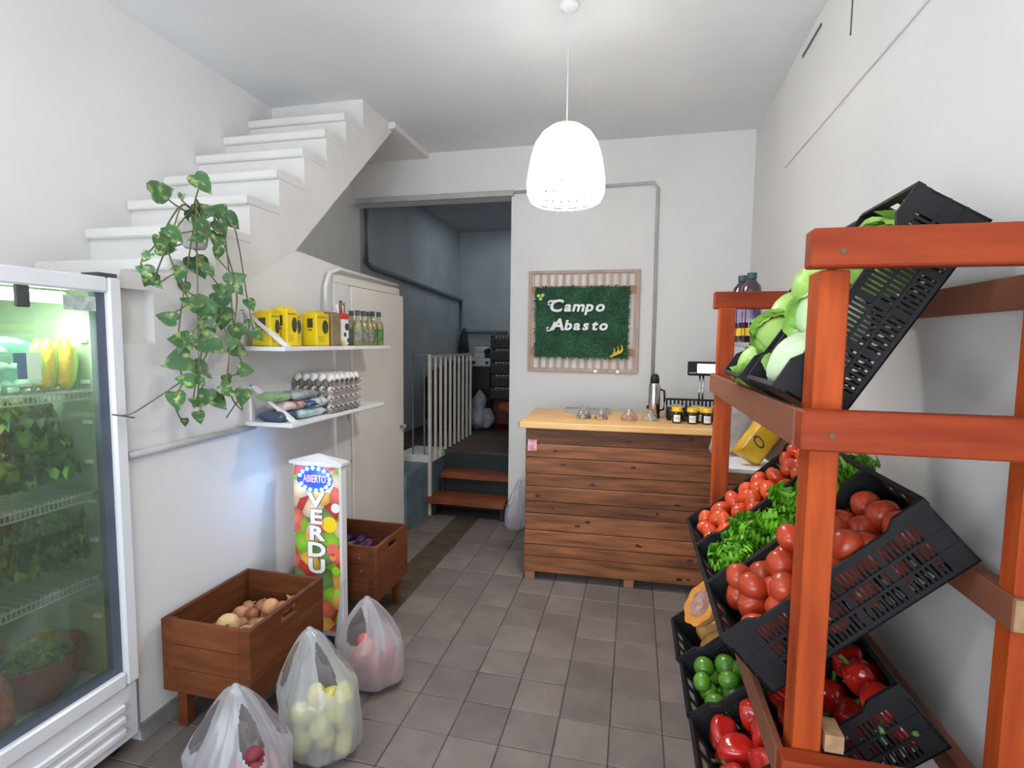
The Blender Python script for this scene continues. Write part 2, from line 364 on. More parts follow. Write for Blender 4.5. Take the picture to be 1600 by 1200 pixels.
# door in the closet wall
dr = thing('door_1', 'x', 'x', (XS, 3.72, 0)); del dr['label'], dr['category']; dr['kind'] = 'structure'
obj('door_leaf', B().box(XS + 0.004, 2.975, 0.05, XS + 0.032, 3.72, 1.83, bev=0.003), DOORP, dr)
obj('door_frame', B().box(XS + 0.001, 2.80, 0.0, XS + 0.022, 2.965, 1.834, bev=0.003), WALL, dr)
obj('head_board', B().box(XS + 0.001, 2.80, 1.835, XS + 0.022, 3.62, 1.885, bev=0.003), DOORP, dr)
obj('hinge_gap', B().box(XS + 0.002, 2.965, 0.05, XS + 0.010, 2.975, 1.83), GREYP, dr)
obj('door_knob', B().lathe([(0.006, 0), (0.008, 0.02), (0.02, 0.03), (0.022, 0.042), (0.012, 0.052)], 12).xf(T(XS + 0.032, 3.655, 0.85) @ Rm(PI / 2, 'Y')), DSTEEL, dr, smooth=True)
# baseboard line at the foot of the left wall
struct('baseboard_left', B().box(XS, 1.49, 0, XS + 0.012, 2.96, 0.07), mat('grey_skirting', (0.30, 0.30, 0.27), 0.7, var=0.3, scale=8))

# pipes
def pipe(name, pts, r, m, label, seg=8):
    o = obj(name, B().tube(pts, r, seg), m, smooth=True); base(o, pts[0]); return tag(o, label, 'pipe')
pipe('surface_conduit', [(XS + 0.012, 1.48, 1.082), (XS + 0.012, 2.12, 1.089)], 0.014, PIPE, 'painted horizontal conduit on left wall beside the fridge')
pipe('surface_conduit', [(XS + 0.03, 2.70, 1.55), (XS + 0.03, 2.70, 1.80), (XS + 0.03, 2.74, 1.88), (XS + 0.03, 2.84, 1.915), (XS + 0.03, 3.62, 1.90)], 0.013, WALL, 'white conduit bending over the top of the cream closet door')
pipe('surface_conduit', [(0.135, YB - 0.012, 1.24), (0.13, YB - 0.012, 2.66), (0.10, YB - 0.012, 2.70), (-0.98, YB - 0.012, 2.685)], 0.013, PIPE, 'painted conduit running down the back wall right of the green sign')
pipe('surface_conduit', [(XL + 0.03, 4.42, 2.72), (XL + 0.03, 4.40, 2.20), (XL + 0.03, 4.50, 2.17), (XL + 0.03, 7.07, 2.07), (XL + 0.03, 7.07, 1.66), (XL + 0.06, 7.07, 1.63), (-1.72, 7.07, 1.625)], 0.024, PIPED, 'grey conduit sloping along the dark passage wall')

# ================================================================== FRIDGE
fr = thing('display_fridge', 'white upright display fridge with glass door full of produce', 'fridge', (-2.05, 1.11, 0))
fx0, fx1, fy0, fy1 = -2.38, -1.775, 0.74, 1.474
b = B().box(fx0, fy0, 0.05, fx0 + 0.03, fy1, 1.70).box(fx0, fy0, 0.05, fx1, fy0 + 0.035, 1.70).box(fx0, fy1 - 0.035, 0.05, fx1, fy1, 1.70)
b.box(fx0, fy0, 0.05, fx1, fy1, 0.28).box(fx0, fy0, 1.665, fx1, fy1, 1.70)
obj('cabinet', b, WHITEP, fr)
obj('lining', B().box(fx0 + 0.03, fy0 + 0.035, 0.281, fx0 + 0.034, fy1 - 0.035, 1.664).box(fx0 + 0.034, fy1 - 0.040, 0.281, fx1 - 0.01, fy1 - 0.0355, 1.664).box(fx0 + 0.034, fy0 + 0.0355, 0.281, fx1 - 0.01, fy0 + 0.04, 1.664), INNER, fr)
dx0, dx1 = -1.77, -1.72
d = thing('tmp', 'x', 'x')
bpy.data.objects.remove(d)
df = B().box(dx0, 1.424, 0.262, dx1, fy1, 1.70, bev=0.008).box(dx0, fy0, 0.262, dx1, fy0 + 0.05, 1.70, bev=0.008).box(dx0, fy0 + 0.05, 1.648, dx1, 1.424, 1.70, bev=0.006).box(dx0, fy0 + 0.05, 0.262, dx1, 1.424, 0.318, bev=0.006)
door = obj('door', df, WHITEP, fr)
obj('gasket', B().box(dx0 + 0.004, 1.392, 0.318, dx1 - 0.018, 1.424, 1.648).box(dx0 + 0.004, 0.79, 0.318, dx1 - 0.018, 1.392, 0.345), GASKET, door)
obj('glass_pane', B().box(-1.744, 0.79, 0.318, -1.739, 1.4, 1.648), GLASS, door)
obj('top_sticker', B().box(-1.738, 1.29, 1.585, -1.736, 1.392, 1.632), mat('pale_sticker', (0.62, 0.70, 0.60), 0.5, col2=(0.35, 0.42, 0.40), scale=45), door)
obj('door_switch', B().box(-1.738, 1.155, 1.585, -1.728, 1.195, 1.65, bev=0.004), GREYP, door)
gp = obj('grille_panel', B().box(-1.775, fy0 + 0.005, 0.05, -1.735, fy1, 0.255, bev=0.006), WHITEP, fr)
for k in range(3):
    z = 0.085 + 0.045 * k
    obj('louvre', B().box(-1.737, fy0 + 0.05, z, -1.722, fy1 - 0.055, z + 0.028, bev=0.006), WHITEP, gp)
obj('hinge', B().box(-1.80, 1.40, 1.70, -1.73, 1.465, 1.714), GREYP, fr)
for y in (0.80, 1.42):
    obj('foot', B().lathe([(0.02, 0), (0.02, 0.05)], 10, (-1.80, y, 0)), BLACKP, fr)
obj('lamp_tube', B().tube([(-1.85, 0.80, 1.628), (-1.85, 1.375, 1.628)], 0.02, 10), TUBE, fr, smooth=True, label='glowing fluorescent tube')
area('fridge_tube_light', (-1.85, 1.1, 1.60), (0, 0.3, 0), 0.06, 0.55, 8.0, (0.84, 1.0, 0.84))
def wire_shelf(z):
    b = B()
    for k in range(24):
        y = 0.79 + k * 0.0275; b.box(-2.33, y, z - 0.004, -1.80, y + 0.004, z)
    for x in (-2.33, -2.06, -1.802): b.box(x, 0.78, z - 0.008, x + 0.006, 1.432, z - 0.003)
    for k in range(48):
        y = 0.785 + k * 0.0135; b.box(-1.80, y, z - 0.03, -1.797, y + 0.003, z + 0.003)
    b.box(-1.802, 0.78, z - 0.032, -1.796, 1.432, z - 0.027)
    obj('wire_shelf', b, mat('grey_wire', (0.34, 0.36, 0.35), 0.5), fr)
for z in (1.322, 0.975, 0.68): wire_shelf(z)
for k in range(8):
    obj('shelf_clip', B().box(-1.86, 1.425, 0.5 + 0.14 * k, -1.83, 1.434, 0.512 + 0.14 * k), WHITEP, fr)

# ================================================================== LEAF MESHES
def curly(L, W, ruffle, freq, seed, nu=9, nv=8, cup=0.3):
    r = random.Random(seed); p = r.random() * 6
    def f(u, v):
        s = 2 * v - 1; wd = W * (0.25 + 0.9 * math.sin(PI * min(u * 0.62 + 0.12, 1))) * (1 + (0.12 * math.sin(20 * u + p) if freq > 3 else 0))
        x = s * wd * 0.5; y = L * u * (1 - 0.10 * s * s)
        edge = max(abs(s), u * 0.9) ** 2
        z = ruffle * edge * math.sin(freq * u * 6 + p + s * 3) + ruffle * 0.8 * (u ** 3) * math.sin(freq * 4 * s + p) + cup * W * (s * s) * 0.5 + 0.25 * L * u * u
        return (x, y, z)
    return B().grid(nv, nu, lambda a, b_: f(b_, a))
def leafy_thing(name, label, cat, m, L, W, n, M, group=None, ruffle=0.03, freq=2.0, upmin=10, upmax=75, seed=0, src=None, heart=None, scale=1, fine=False):
    """a head or bunch: leaf parts fanned round a short stem"""
    t = thing(name, label, cat, group=group)
    r = random.Random(seed)
    f = [obj('leaf', curly(L, W, ruffle, freq, seed + k, *((14, 16) if fine else (9, 8))), m, t, local=True, smooth=True) for k in range(2)]
    for k in range(n):
        a = k * 2.399 + r.uniform(-.3, .3); el = math.radians(upmin + (upmax - upmin) * (k / max(n - 1, 1)) ** 0.8)
        s = r.uniform(0.8, 1.12) * (1 - 0.25 * k / n)
        Mx = Rm(a, 'Z') @ T(0, 0.012, 0.01) @ Rm(el, 'X') @ Matrix.Scale(s, 4)
        if k < 2: f[k].matrix_basis = Mx
        else: twin(f[k % 2], t, Mx)
    if heart: obj('stem', B().lathe([(0.012, -0.01), (0.018, 0.0), (0.013, 0.03)], 8), heart, t, local=True, smooth=True)
    loc, rot, sc = M.decompose(); t.location = loc; t.rotation_euler = rot.to_euler(); t.scale = (scale,) * 3
    return t

# fridge contents
PALEM = mat('mushroom_cap', (0.80, 0.74, 0.62), 0.5, var=0.1, scale=8, rnd=0.05)
CORN = mat('sweetcorn', (0.90, 0.60, 0.06), 0.35, col2=(0.70, 0.42, 0.03), scale=70, rnd=0.06, bump=0.3)
t = thing('mushroom_packet', 'teal film packet of white mushrooms on top fridge shelf', 'packet', (-1.87, 1.21, 1.322))
for i in range(13):
    y = 1.135 + (i % 5) * 0.034 + random.uniform(-.006, .006); z = 1.345 + (i // 5) * 0.05; x = -1.86 + random.uniform(-0.02, 0.02)
    obj('mushroom', B().lathe([(0.007, -0.02), (0.007, 0.0), (0.024, 0.0), (0.023, 0.012), (0.012, 0.024), (0.001, 0.027)], 10, (x, y, z)), PALEM, t, smooth=True)
obj('film', B().blob(0.055, 0.105, 0.088, 16, 10, c=(-1.86, 1.205, 1.412), noise=0.02), TEALB, t, smooth=True)
obj('label', B().box(-1.806, 1.20, 1.37, -1.804, 1.225, 1.45).box(-1.806, 1.19, 1.42, -1.8045, 1.215, 1.45), mat('navy_print', (0.04, 0.09, 0.30), 0.5), t)
obj('white_label', B().box(-1.8065, 1.225, 1.365, -1.8045, 1.265, 1.45), PAPER, t)
for i, (y, nm) in enumerate(((1.305, 'left of the yellower one'), (1.365, 'nearest the right fridge wall'))):
    t = thing('corn_tray', 'packed tray of yellow sweetcorn leaning on the top shelf, ' + nm, 'corn', (-1.86, y, 1.322))
    for k in range(2):
        obj('corn_cob', B().lathe([(0.006, 0), (0.021, 0.02), (0.024, 0.07), (0.021, 0.13), (0.008, 0.165)], 12).xf(T(-1.852 - 0.04 * k, y - 0.005, 1.328) @ Rm(-0.12, 'X')), CORN, t, smooth=True)
    obj('husk', B().lathe([(0.012, 0), (0.025, 0.03), (0.027, 0.09), (0.018, 0.14)], 12, close=False).xf(T(-1.868, y + 0.018, 1.326) @ Rm(-0.12, 'X')), ICE, t, smooth=True)
def fridge_greens(n, z, ys, xs, label, m, L, W, el, seed, name):
    for k in range(n):
        M = T(xs + random.uniform(-.03, .03), ys[0] + (ys[1] - ys[0]) * k / max(n - 1, 1), z + 0.02) @ Rm(-1.4 + random.uniform(-.3, .3), 'Z')
        leafy_thing(name, ['leftmost ', 'second ', 'third ', 'fourth '][k] + label, 'greens', m, L, W, 15, M, group=label.split(' on ')[0] + ' in the fridge', ruffle=0.026, freq=2.4, upmin=el[0], upmax=el[1], seed=seed + k)
fridge_greens(4, 0.985, (0.92, 1.32), -1.925, 'bunch of dark leafy greens on second fridge shelf', HERB, 0.12, 0.11, (5, 85), 40, 'leafy_greens')
fridge_greens(3, 1.08, (0.96, 1.30), -1.94, 'piled-up bunch of dark greens on second fridge shelf', HERB, 0.12, 0.11, (5, 85), 50, 'leafy_greens')
fridge_greens(3, 1.165, (1.02, 1.30), -1.95, 'topmost bunch of greens on second fridge shelf', HERB, 0.11, 0.10, (5, 85), 80, 'leafy_greens')
fridge_greens(3, 0.77, (1.02, 1.32), -1.95, 'upper bunch of green stalks on third fridge shelf', HERB, 0.13, 0.06, (0, 60), 90, 'chard_bunch')
fridge_greens(4, 0.69, (0.95, 1.33), -1.93, 'bunch of long green stalks on third fridge shelf', HERB, 0.125, 0.07, (2, 70), 60, 'chard_bunch')
t = thing('vegetable_tub', 'dark red tub of greens at the bottom of the fridge', 'tub', (-1.945, 1.285, 0.282))
obj('tub', B().lathe([(0.085, 0), (0.115, 0.03), (0.138, 0.15), (0.141, 0.155), (0.135, 0.155), (0.11, 0.035), (0.08, 0.01)], 28, (-1.945, 1.285, 0.283)), mat('maroon_plastic', (0.30, 0.03, 0.04), 0.35, var=0.2, scale=5), t, smooth=True)
for k in range(3):
    leafy_thing('leafy_greens', ['left', 'middle', 'right'][k] + ' bunch of shaded greens standing in the red tub', 'greens', HERB, 0.11, 0.08, 12, T(-1.945 + 0.05 * math.cos(k * 2.1), 1.28 + 0.05 * math.sin(k * 2.1), 0.34), group='greens in the red tub', seed=70 + k, ruffle=0.02)
t = thing('produce_bag', 'orange mesh bag of produce at the bottom left of the fridge', 'bag', (-1.84, 1.08, 0.282))
obj('bag_body', B().blob(0.062, 0.065, 0.12, 16, 12, c=(-1.845, 1.09, 0.40), noise=0.03, taper=-0.35), mat('orange_mesh', (0.48, 0.14, 0.07), 0.5, col2=(0.30, 0.07, 0.04), scale=40, bump=0.4), t, smooth=True)

# ================================================================== SHELVES
def wall_shelf(y0, y1, z, label):
    t = thing('wall_shelf', label, 'shelf', (XS, (y0 + y1) / 2, z))
    obj('board', B().box(XS + 0.001, y0, z - 0.020, -1.50, y1, z, bev=0.003), WHITEB, t)
    for y in (y0 + 0.03,):
        pol = [(XS + 0.001, z + 0.16), (XS + 0.001, z), (-1.53, z), (-1.55, z + 0.015)]
        b = B().prism([(XS + 0.001, z), (XS + 0.001, z + 0.165), (XS + 0.022, z + 0.165), (-1.508, z + 0.012), (-1.508, z)], 'y', y, y + 0.022)
        # cut look: separate upright, foot and diagonal strut
        b.b.free(); b = B()
        b.box(XS + 0.001, y, z, XS + 0.016, y + 0.022, z + 0.165)
        b.prism([(XS + 0.003, z + 0.165), (XS + 0.026, z + 0.165), (-1.503, z + 0.001), (-1.530, z + 0.001)], 'y', y, y + 0.022)
        obj('bracket', b, WHITEB, t)
    b = B().box(XS + 0.001, y1 - 0.09, z - 0.09, XS + 0.016, y1 - 0.07, z - 0.02)
    obj('lower_bracket', b, WHITEB, t)
    return t
wall_shelf(2.03, 3.06, 1.466, 'upper white wall shelf holding yellow packets and bottles')
wall_shelf(2.07, 2.97, 1.118, 'lower white wall shelf holding eggs and packets')
S1, S2 = 1.4665, 1.1185
def packet(y, w, h, dep, m, label, lean=0.0, x=-1.585, yaw=0.0, emblem=True, name='yerba_packet', grp=None):
    t = thing(name, label, 'packet', (x, y, S1), (0, 0, yaw), grp)
    M = wm(t)
    b = B().box(-dep, -w / 2, 0, 0, w / 2, h - 0.012, bev=0.005)
    b.box(-dep * 0.7, -w / 2 + 0.006, h - 0.013, -dep * 0.3, w / 2 - 0.006, h, bev=0.003)
    obj('pack', b, m, t, local=True)
    if emblem:
        e = B()
        def oval(cy, cz, ry, rz, x0=0.0006):
            e.lathe([(1, 0), (0.9, 0.001)], 16).b.verts.ensure_lookup_table()
            for v in e.b.verts[-32:]:
                v.co = Vector((x0 + v.co.z, cy + v.co.x * ry, cz + v.co.y * rz))
        oval(w * 0.16, h * 0.55, w * 0.24, h * 0.20)
        obj('printed_fruit', e, DGREEN, t, local=True)
        e = B().box(-dep * 0.62, -w / 2 - 0.0012, h * 0.52, -dep * 0.25, -w / 2 + 0.0002, h * 0.78)
        e.box(-dep * 0.58, -w / 2 - 0.0012, h * 0.44, -dep * 0.3, -w / 2 + 0.0002, h * 0.47)
        obj('printed_mark', e, DGREEN, t, local=True)
        l = B()
        for q in range(4): l.box(0.0004, -w * 0.38, h * (0.13 + 0.045 * q), 0.0012, w * (0.05 + 0.06 * (q % 2)), h * (0.145 + 0.045 * q))
        l.box(0.0004, -w * 0.40, h * 0.80, 0.0012, w * 0.3, h * 0.84)
        obj('printed_lines', l, mat('olive_print', (0.35, 0.25, 0.02), 0.5), t, local=True)
    return t
packet(2.105, 0.07, 0.165, 0.10, YEL, 'yellow packet at shelf end partly behind the plant', x=-1.60)
packet(2.20, 0.085, 0.185, 0.09, YEL, 'tall yellow packet second from the plant, dark emblem on side', x=-1.58)
packet(2.30, 0.07, 0.172, 0.09, YEL, 'yellow packet set back behind the front yellow box', x=-1.625)
packet(2.42, 0.115, 0.178, 0.085, YEL, 'wide yellow packet with large dark fruit emblem, rightmost of the yellow ones', x=-1.56)
packet(2.535, 0.09, 0.180, 0.08, BROWNPAPER, 'olive brown packet right of the yellow packets', x=-1.555, emblem=False)
t = thing('snack_pouch', 'white pouch with red top band and round dark logos', 'pouch', (-1.58, 2.655, S1))
obj('pouch', B().box(-1.62, 2.615, S1, -1.57, 2.695, S1 + 0.15, bev=0.012), PAPER, t)
obj('red_band', B().box(-1.621, 2.614, S1 + 0.148, -1.569, 2.696, S1 + 0.180, bev=0.008), RED, t, label='red top band')
e = B()
for cy, cz, r in ((2.665, S1 + 0.105, 0.021), (2.645, S1 + 0.062, 0.013), (2.678, S1 + 0.03, 0.013)):
    e.tube([(-1.571, cy, cz), (-1.5685, cy, cz)], r, 16)
obj('round_logo', e, mat('navy_logo', (0.03, 0.06, 0.09), 0.5), t)
obj('yellow_corner', B().box(-1.571, 2.617, S1 + 0.002, -1.5688, 2.645, S1 + 0.028), YEL, t)
for k in range(5):
    y = 2.625 + 0.014 * k
    obj('wrapped_stick', B().tube([(-1.598, y, S1 + 0.17), (-1.60 + random.uniform(-.01, .01), y + random.uniform(-.01, .01), S1 + 0.225 + 0.012 * (k % 3))], [0.007, 0.009], 7), [PAPER, mat('brown_wrap', (0.25, 0.13, 0.06), 0.5), INK][k % 3], t, smooth=True)
# bottles of dressing
LIQ = mat('pale_liquid', (0.55, 0.50, 0.26), 0.1, var=0.1, scale=4, coat=0.6)
def bottle(x, y, h, r, lab, label, name='vinegar_bottle', cap=INK, z=S1, glass=BGLASS, liq=LIQ, grp=None, wide=0.0):
    t = thing(name, label, 'bottle', (x, y, z), group=grp)
    obj('glass_body', B().lathe([(r * 0.9, 0), (r, 0.006), (r, h * 0.55), (r * 0.85, h * 0.64), (r * 0.42, h * 0.76), (r * 0.38, h * 0.88), (r * 0.3, h * 0.9)], 16), glass, t, local=True, smooth=True)
    obj('liquid', B().lathe([(r * 0.8, 0.004), (r * 0.88, 0.01), (r * 0.88, h * 0.54), (r * 0.7, h * 0.62), (r * 0.3, h * 0.72)], 14), liq, t, local=True, smooth=True)
    obj('cap', B().lathe([(r * 0.46, h * 0.87), (r * 0.5, h * 0.88), (r * 0.5, h), (r * 0.44, h + 0.002)], 14), cap, t, local=True)
    b = B().grid(8, 1, lambda u, v: (r * 1.02 * math.cos(-PI * 0.55 + 1.4 * u * 0.9 * 1.6), r * 1.02 * math.sin(-PI * 0.55 + 1.4 * u * 0.9 * 1.6), h * (0.14 + 0.34 * v)))
    obj('label', b, lab, t, local=True)
    return t
GL1 = mat('grey_label', (0.30, 0.31, 0.27), 0.5, col2=(0.12, 0.13, 0.09), scale=50)
GL2 = mat('green_label', (0.10, 0.26, 0.05), 0.5, col2=(0.03, 0.10, 0.02), scale=50)
for x, y, lb, tx in ((-1.56, 2.765, GL1, 'leftmost small dressing bottle with grey label, beside the pouch'), (-1.62, 2.80, GL1, 'small dressing bottle standing behind the front row'), (-1.56, 2.83, GL1, 'second grey-labelled dressing bottle from the pouch'), (-1.56, 2.895, GL1, 'third grey-labelled dressing bottle from the pouch'),
                     (-1.57, 2.96, GL2, 'clear dressing bottle with green label, second from shelf end'), (-1.56, 3.02, GL2, 'clear dressing bottle with green label at the shelf end')):
    bottle(x, y, 0.205 if lb is GL2 else 0.20, 0.029, lb, tx)

# egg trays, eggs
def egg_tray_bm(nx=5, ny=6, wx=0.235, wy=0.29):
    def f(u, v):
        x = u * wx; y = v * wy
        h = math.cos(2 * PI * (u * nx)) * math.cos(2 * PI * (v * ny))
        hx = math.cos(2 * PI * u * nx); hy = math.cos(2 * PI * v * ny)
        return (x, y, 0.020 + 0.011 * (hx + hy) * 0.9)
    b = B().grid(nx * 6, ny * 6, f)
    # scalloped rim skirt
    for k in range(ny * 2):
        y0 = k * wy / (ny * 2)
        zt = 0.018 if k % 2 else 0.030
        b.box(-0.003, y0 + 0.002, 0.0 + (0.010 if k % 2 else 0), 0.0, y0 + wy / (ny * 2) - 0.002, zt); b.box(wx, y0 + 0.002, 0.0 + (0.010 if k % 2 else 0), wx + 0.003, y0 + wy / (ny * 2) - 0.002, zt)
    for k in range(nx * 2):
        x0 = k * wx / (nx * 2); zt = 0.018 if k % 2 else 0.030
        b.box(x0 + 0.002, -0.003, 0.0 + (0.010 if k % 2 else 0), x0 + wx / (nx * 2) - 0.002, 0.0, zt)
    return b
tray0 = obj('egg_tray', egg_tray_bm(), TRAYM, smooth=False)
egg0 = None
for k in range(4):
    z = S2 + 0.0005 + 0.046 * k
    lb = ['bottom egg tray of the stack, brown pulp', 'second egg tray from the bottom of the stack', 'third egg tray from the bottom of the stack', 'top egg tray of the stack, grey pulp holding white eggs'][k]
    M = T(-1.745, 2.405 + 0.004 * k, z)
    tr = tray0 if k == 0 else dup(tray0, M)
    tr.matrix_basis = M; tag(tr, lb, 'egg tray', 'stacked egg trays')
    for i in range(5):
        for j in range(6):
            if k < 3 and not (i == 4 or j == 0): continue
            ex, ey = -1.745 + 0.0235 + 0.047 * i, 2.405 + 0.004 * k + 0.0242 + 0.0483 * j
            Me = T(ex, ey, z + 0.040 if k == 3 else z + 0.025)
            if egg0 is None:
                egg0 = obj('egg', B().blob(0.0215, 0.0215, 0.027, 14, 9, taper=-0.08), EGGM, smooth=True)
                egg0.matrix_basis = Me; e = egg0
            else: e = dup(egg0, Me)
            if k == 3: tag(e, 'white egg in the top tray, %s from the wall, %s from the near end' % (['first', 'second', 'third', 'fourth', 'fifth'][i], ['first', 'second', 'third', 'fourth', 'fifth', 'sixth'][j]), 'egg', 'eggs in the top tray')
            else: tag(e, 'white egg peeping out of the %s tray, %s' % (['bottom', 'second', 'third'][k], ('aisle side, %s from the near end' % ['first', 'second', 'third', 'fourth', 'fifth', 'sixth'][j]) if i == 4 else ('near side, %s from the wall' % ['first', 'second', 'third', 'fourth'][i])), 'egg', 'eggs in the lower trays')
# flat packets stacked by the eggs
def pillow(name, label, x, y, z, lx, ly, h, m, yaw=0.0, tilt=0.0, cat='packet'):
    b = B().grid(12, 14, lambda u, v: (0, 0, 0))
    b.b.free(); b = B()
    def side(sg):
        def f(u, v):
            a, c = 2 * u - 1, 2 * v - 1
            e = max(0, (1 - abs(a) ** 4)) ** 0.5 * max(0, (1 - abs(c) ** 6)) ** 0.5
            wr = 0.10 * math.sin(7 * a + 3 * c) * math.sin(5 * c + x * 40)
            return (a * lx / 2, c * ly / 2, h / 2 + sg * h / 2 * e * (1 + wr))
        return f
    b.grid(10, 12, side(1)); b.grid(10, 12, side(-1))
    bmesh.ops.remove_doubles(b.b, verts=b.b.verts[:], dist=0.0006)
    o = obj(name, b, m, smooth=True); o.location = (x, y, z); o.rotation_euler = (tilt, 0, yaw); tag(o, label, cat)
    return o
PK1 = mat('grey_white_pack', (0.55, 0.58, 0.60), 0.3, col2=(0.20, 0.24, 0.26), scale=14, coat=0.4)
PK2 = mat('blue_white_pack', (0.66, 0.70, 0.78), 0.3, col2=(0.04, 0.07, 0.16), scale=12, coat=0.4, contrast=(0.44, 0.5))
PK3 = mat('aqua_white_pack', (0.62, 0.74, 0.74), 0.3, col2=(0.22, 0.42, 0.42), scale=11, coat=0.4)
PK4 = mat('green_pack', (0.16, 0.34, 0.10), 0.3, col2=(0.40, 0.50, 0.34), scale=12, coat=0.4)
PK5 = mat('pink_white_pack', (0.62, 0.56, 0.54), 0.3, col2=(0.40, 0.12, 0.10), scale=12, coat=0.4, contrast=(0.4, 0.5))
PK6 = mat('dark_blue_pack', (0.07, 0.10, 0.18), 0.3, col2=(0.02, 0.03, 0.06), scale=12, coat=0.4)
pillow('rice_packet', 'aqua and white packet lying at the bottom of the packet pile', -1.60, 2.29, S2, 0.15, 0.20, 0.046, PK3)
pillow('rice_packet', 'dark packet lying at the bottom of the pile beside the bracket', -1.62, 2.13, S2, 0.14, 0.11, 0.05, PK6)
pillow('rice_packet', 'navy and white packet lying in the middle of the pile near the eggs', -1.585, 2.31, S2 + 0.046, 0.15, 0.17, 0.046, PK2, 0.1)
pillow('rice_packet', 'pink and grey packet in the middle of the pile', -1.61, 2.18, S2 + 0.048, 0.14, 0.13, 0.045, PK5, -0.1)
pillow('rice_packet', 'grey and white packet lying on top of the pile', -1.60, 2.25, S2 + 0.093, 0.14, 0.19, 0.042, PK1, 0.12)
pillow('rice_packet', 'green packet at the left end on top of the pile', -1.625, 2.115, S2 + 0.094, 0.13, 0.09, 0.042, PK4, -0.1)
# cables under the shelf
for k, pts in enumerate(([(-1.735, 2.90, 1.095), (-1.73, 2.93, 1.05), (-1.735, 2.96, 0.9), (-1.735, 2.93, 0.72), (-1.735, 2.88, 0.6), (-1.735, 2.85, 0.3)], [(-1.735, 2.90, 1.097), (-1.72, 3.0, 1.06), (-1.725, 3.06, 0.96), (-1.73, 3.01, 0.80), (-1.735, 2.92, 0.62), (-1.735, 2.88, 0.3)])):
    sm = []
    for i in range(len(pts) - 1):
        for q in range(4):
            a = q / 4; p0 = Vector(pts[max(i - 1, 0)]); p1 = Vector(pts[i]); p2 = Vector(pts[i + 1]); p3 = Vector(pts[min(i + 2, len(pts) - 1)])
            sm.append(0.5 * ((2 * p1) + (p2 - p0) * a + (2 * p0 - 5 * p1 + 4 * p2 - p3) * a * a + (3 * p1 - p0 - 3 * p2 + p3) * a ** 3))
    o = obj('power_cable', B().tube(sm, 0.005 if k == 0 else 0.0035, 6), INK, smooth=True)
    base(o, pts[0]); tag(o, ['thick straight black cable hanging under the lower shelf', 'thin looping black cable hanging beside the thick one'][k], 'cable')

# ================================================================== HANGING PLANT
LEAVES = [(-1.60, 1.70, 1.92, 0.07, 60), (-1.60, 1.77, 1.88, 0.075, 110), (-1.61, 1.68, 1.87, 0.06, 150), (-1.584, 1.52, 1.998, 0.088, -15), (-1.575, 1.684, 2.068, 0.087, 40), (-1.651, 1.664, 2.02, 0.03, 90), (-1.543, 1.667, 1.974, 0.069, 200), (-1.627, 1.83, 2.008, 0.084, -50), (-1.594, 1.847, 1.969, 0.076, 40), (-1.593, 1.789, 1.929, 0.069, 50), (-1.639, 1.729, 1.953, 0.099, 20), (-1.538, 1.643, 1.901, 0.068, 10), (-1.556, 1.533, 1.855, 0.073, 20), (-1.613, 1.525, 1.824, 0.057, 100), (-1.692, 1.628, 1.828, 0.069, 0), (-1.601, 1.463, 1.77, 0.043, 110), (-1.623, 1.471, 1.729, 0.055, -170), (-1.661, 1.522, 1.704, 0.066, 120), (-1.696, 1.781, 1.78, 0.103, 60), (-1.587, 1.577, 1.726, 0.058, 100), (-1.639, 1.817, 1.84, 0.056, 100), (-1.607, 1.619, 1.681, 0.051, 80), (-1.586, 1.854, 1.741, 0.086, -30), (-1.607, 1.794, 1.693, 0.084, -170), (-1.58, 1.859, 1.699, 0.057, 20), (-1.649, 2.007, 1.648, 0.062, 60), (-1.596, 1.627, 1.63, 0.077, -160), (-1.642, 1.569, 1.572, 0.072, -175), (-1.578, 1.684, 1.626, 0.097, -10), (-1.586, 1.775, 1.65, 0.083, -30), (-1.687, 1.811, 1.597, 0.105, 90), (-1.682, 1.803, 1.54, 0.085, 60), (-1.672, 1.655, 1.492, 0.089, 180), (-1.574, 1.61, 1.497, 0.051, 0), (-1.643, 1.776, 1.475, 0.112, 20), (-1.619, 1.583, 1.416, 0.102, 160), (-1.661, 1.856, 1.58, 0.097, 90), (-1.634, 1.901, 1.523, 0.079, 60), (-1.65, 2.004, 1.535, 0.093, 20), (-1.654, 1.935, 1.449, 0.081, 20), (-1.624, 1.938, 1.366, 0.076, -5), (-1.624, 1.705, 1.376, 0.091, 10), (-1.582, 1.58, 1.349, 0.068, 180), (-1.611, 1.815, 1.332, 0.048, 60), (-1.579, 1.65, 1.336, 0.04, 50), (-1.589, 1.788, 1.292, 0.075, 10), (-1.571, 1.661, 1.277, 0.071, 100), (-1.613, 1.769, 1.246, 0.084, 30), (-1.679, 1.722, 1.253, 0.055, 180), (-1.588, 1.547, 1.276, 0.075, 80), (-1.575, 1.854, 1.258, 0.078, 100), (-1.582, 1.637, 1.204, 0.053, 75), (-1.626, 1.616, 1.187, 0.035, 90), (-1.607, 1.995, 1.515, 0.062, 40), (-1.673, 2.094, 1.591, 0.064, 50), (-1.592, 1.824, 1.48, 0.057, 100), (-1.625, 1.521, 1.687, 0.049, 30), (-1.663, 1.622, 1.859, 0.069, 60), (-1.692, 1.746, 1.866, 0.073, 0), (-1.589, 1.718, 1.757, 0.054, 30)]
POTH = mat('pothos_leaf', (0.40, 0.50, 0.16), 0.36, col2=(0.05, 0.14, 0.045), scale=2.6, stretch=(1, 1, 1), rnd=0.3, contrast=(0.52, 0.70), coat=0.1)
VINE = mat('vine_stem', (0.18, 0.19, 0.08), 0.6, var=0.5, scale=12)
pl = thing('hanging_pothos', 'trailing variegated pothos in a white pot by the stairs', 'plant', (-1.65, 1.74, 1.83))
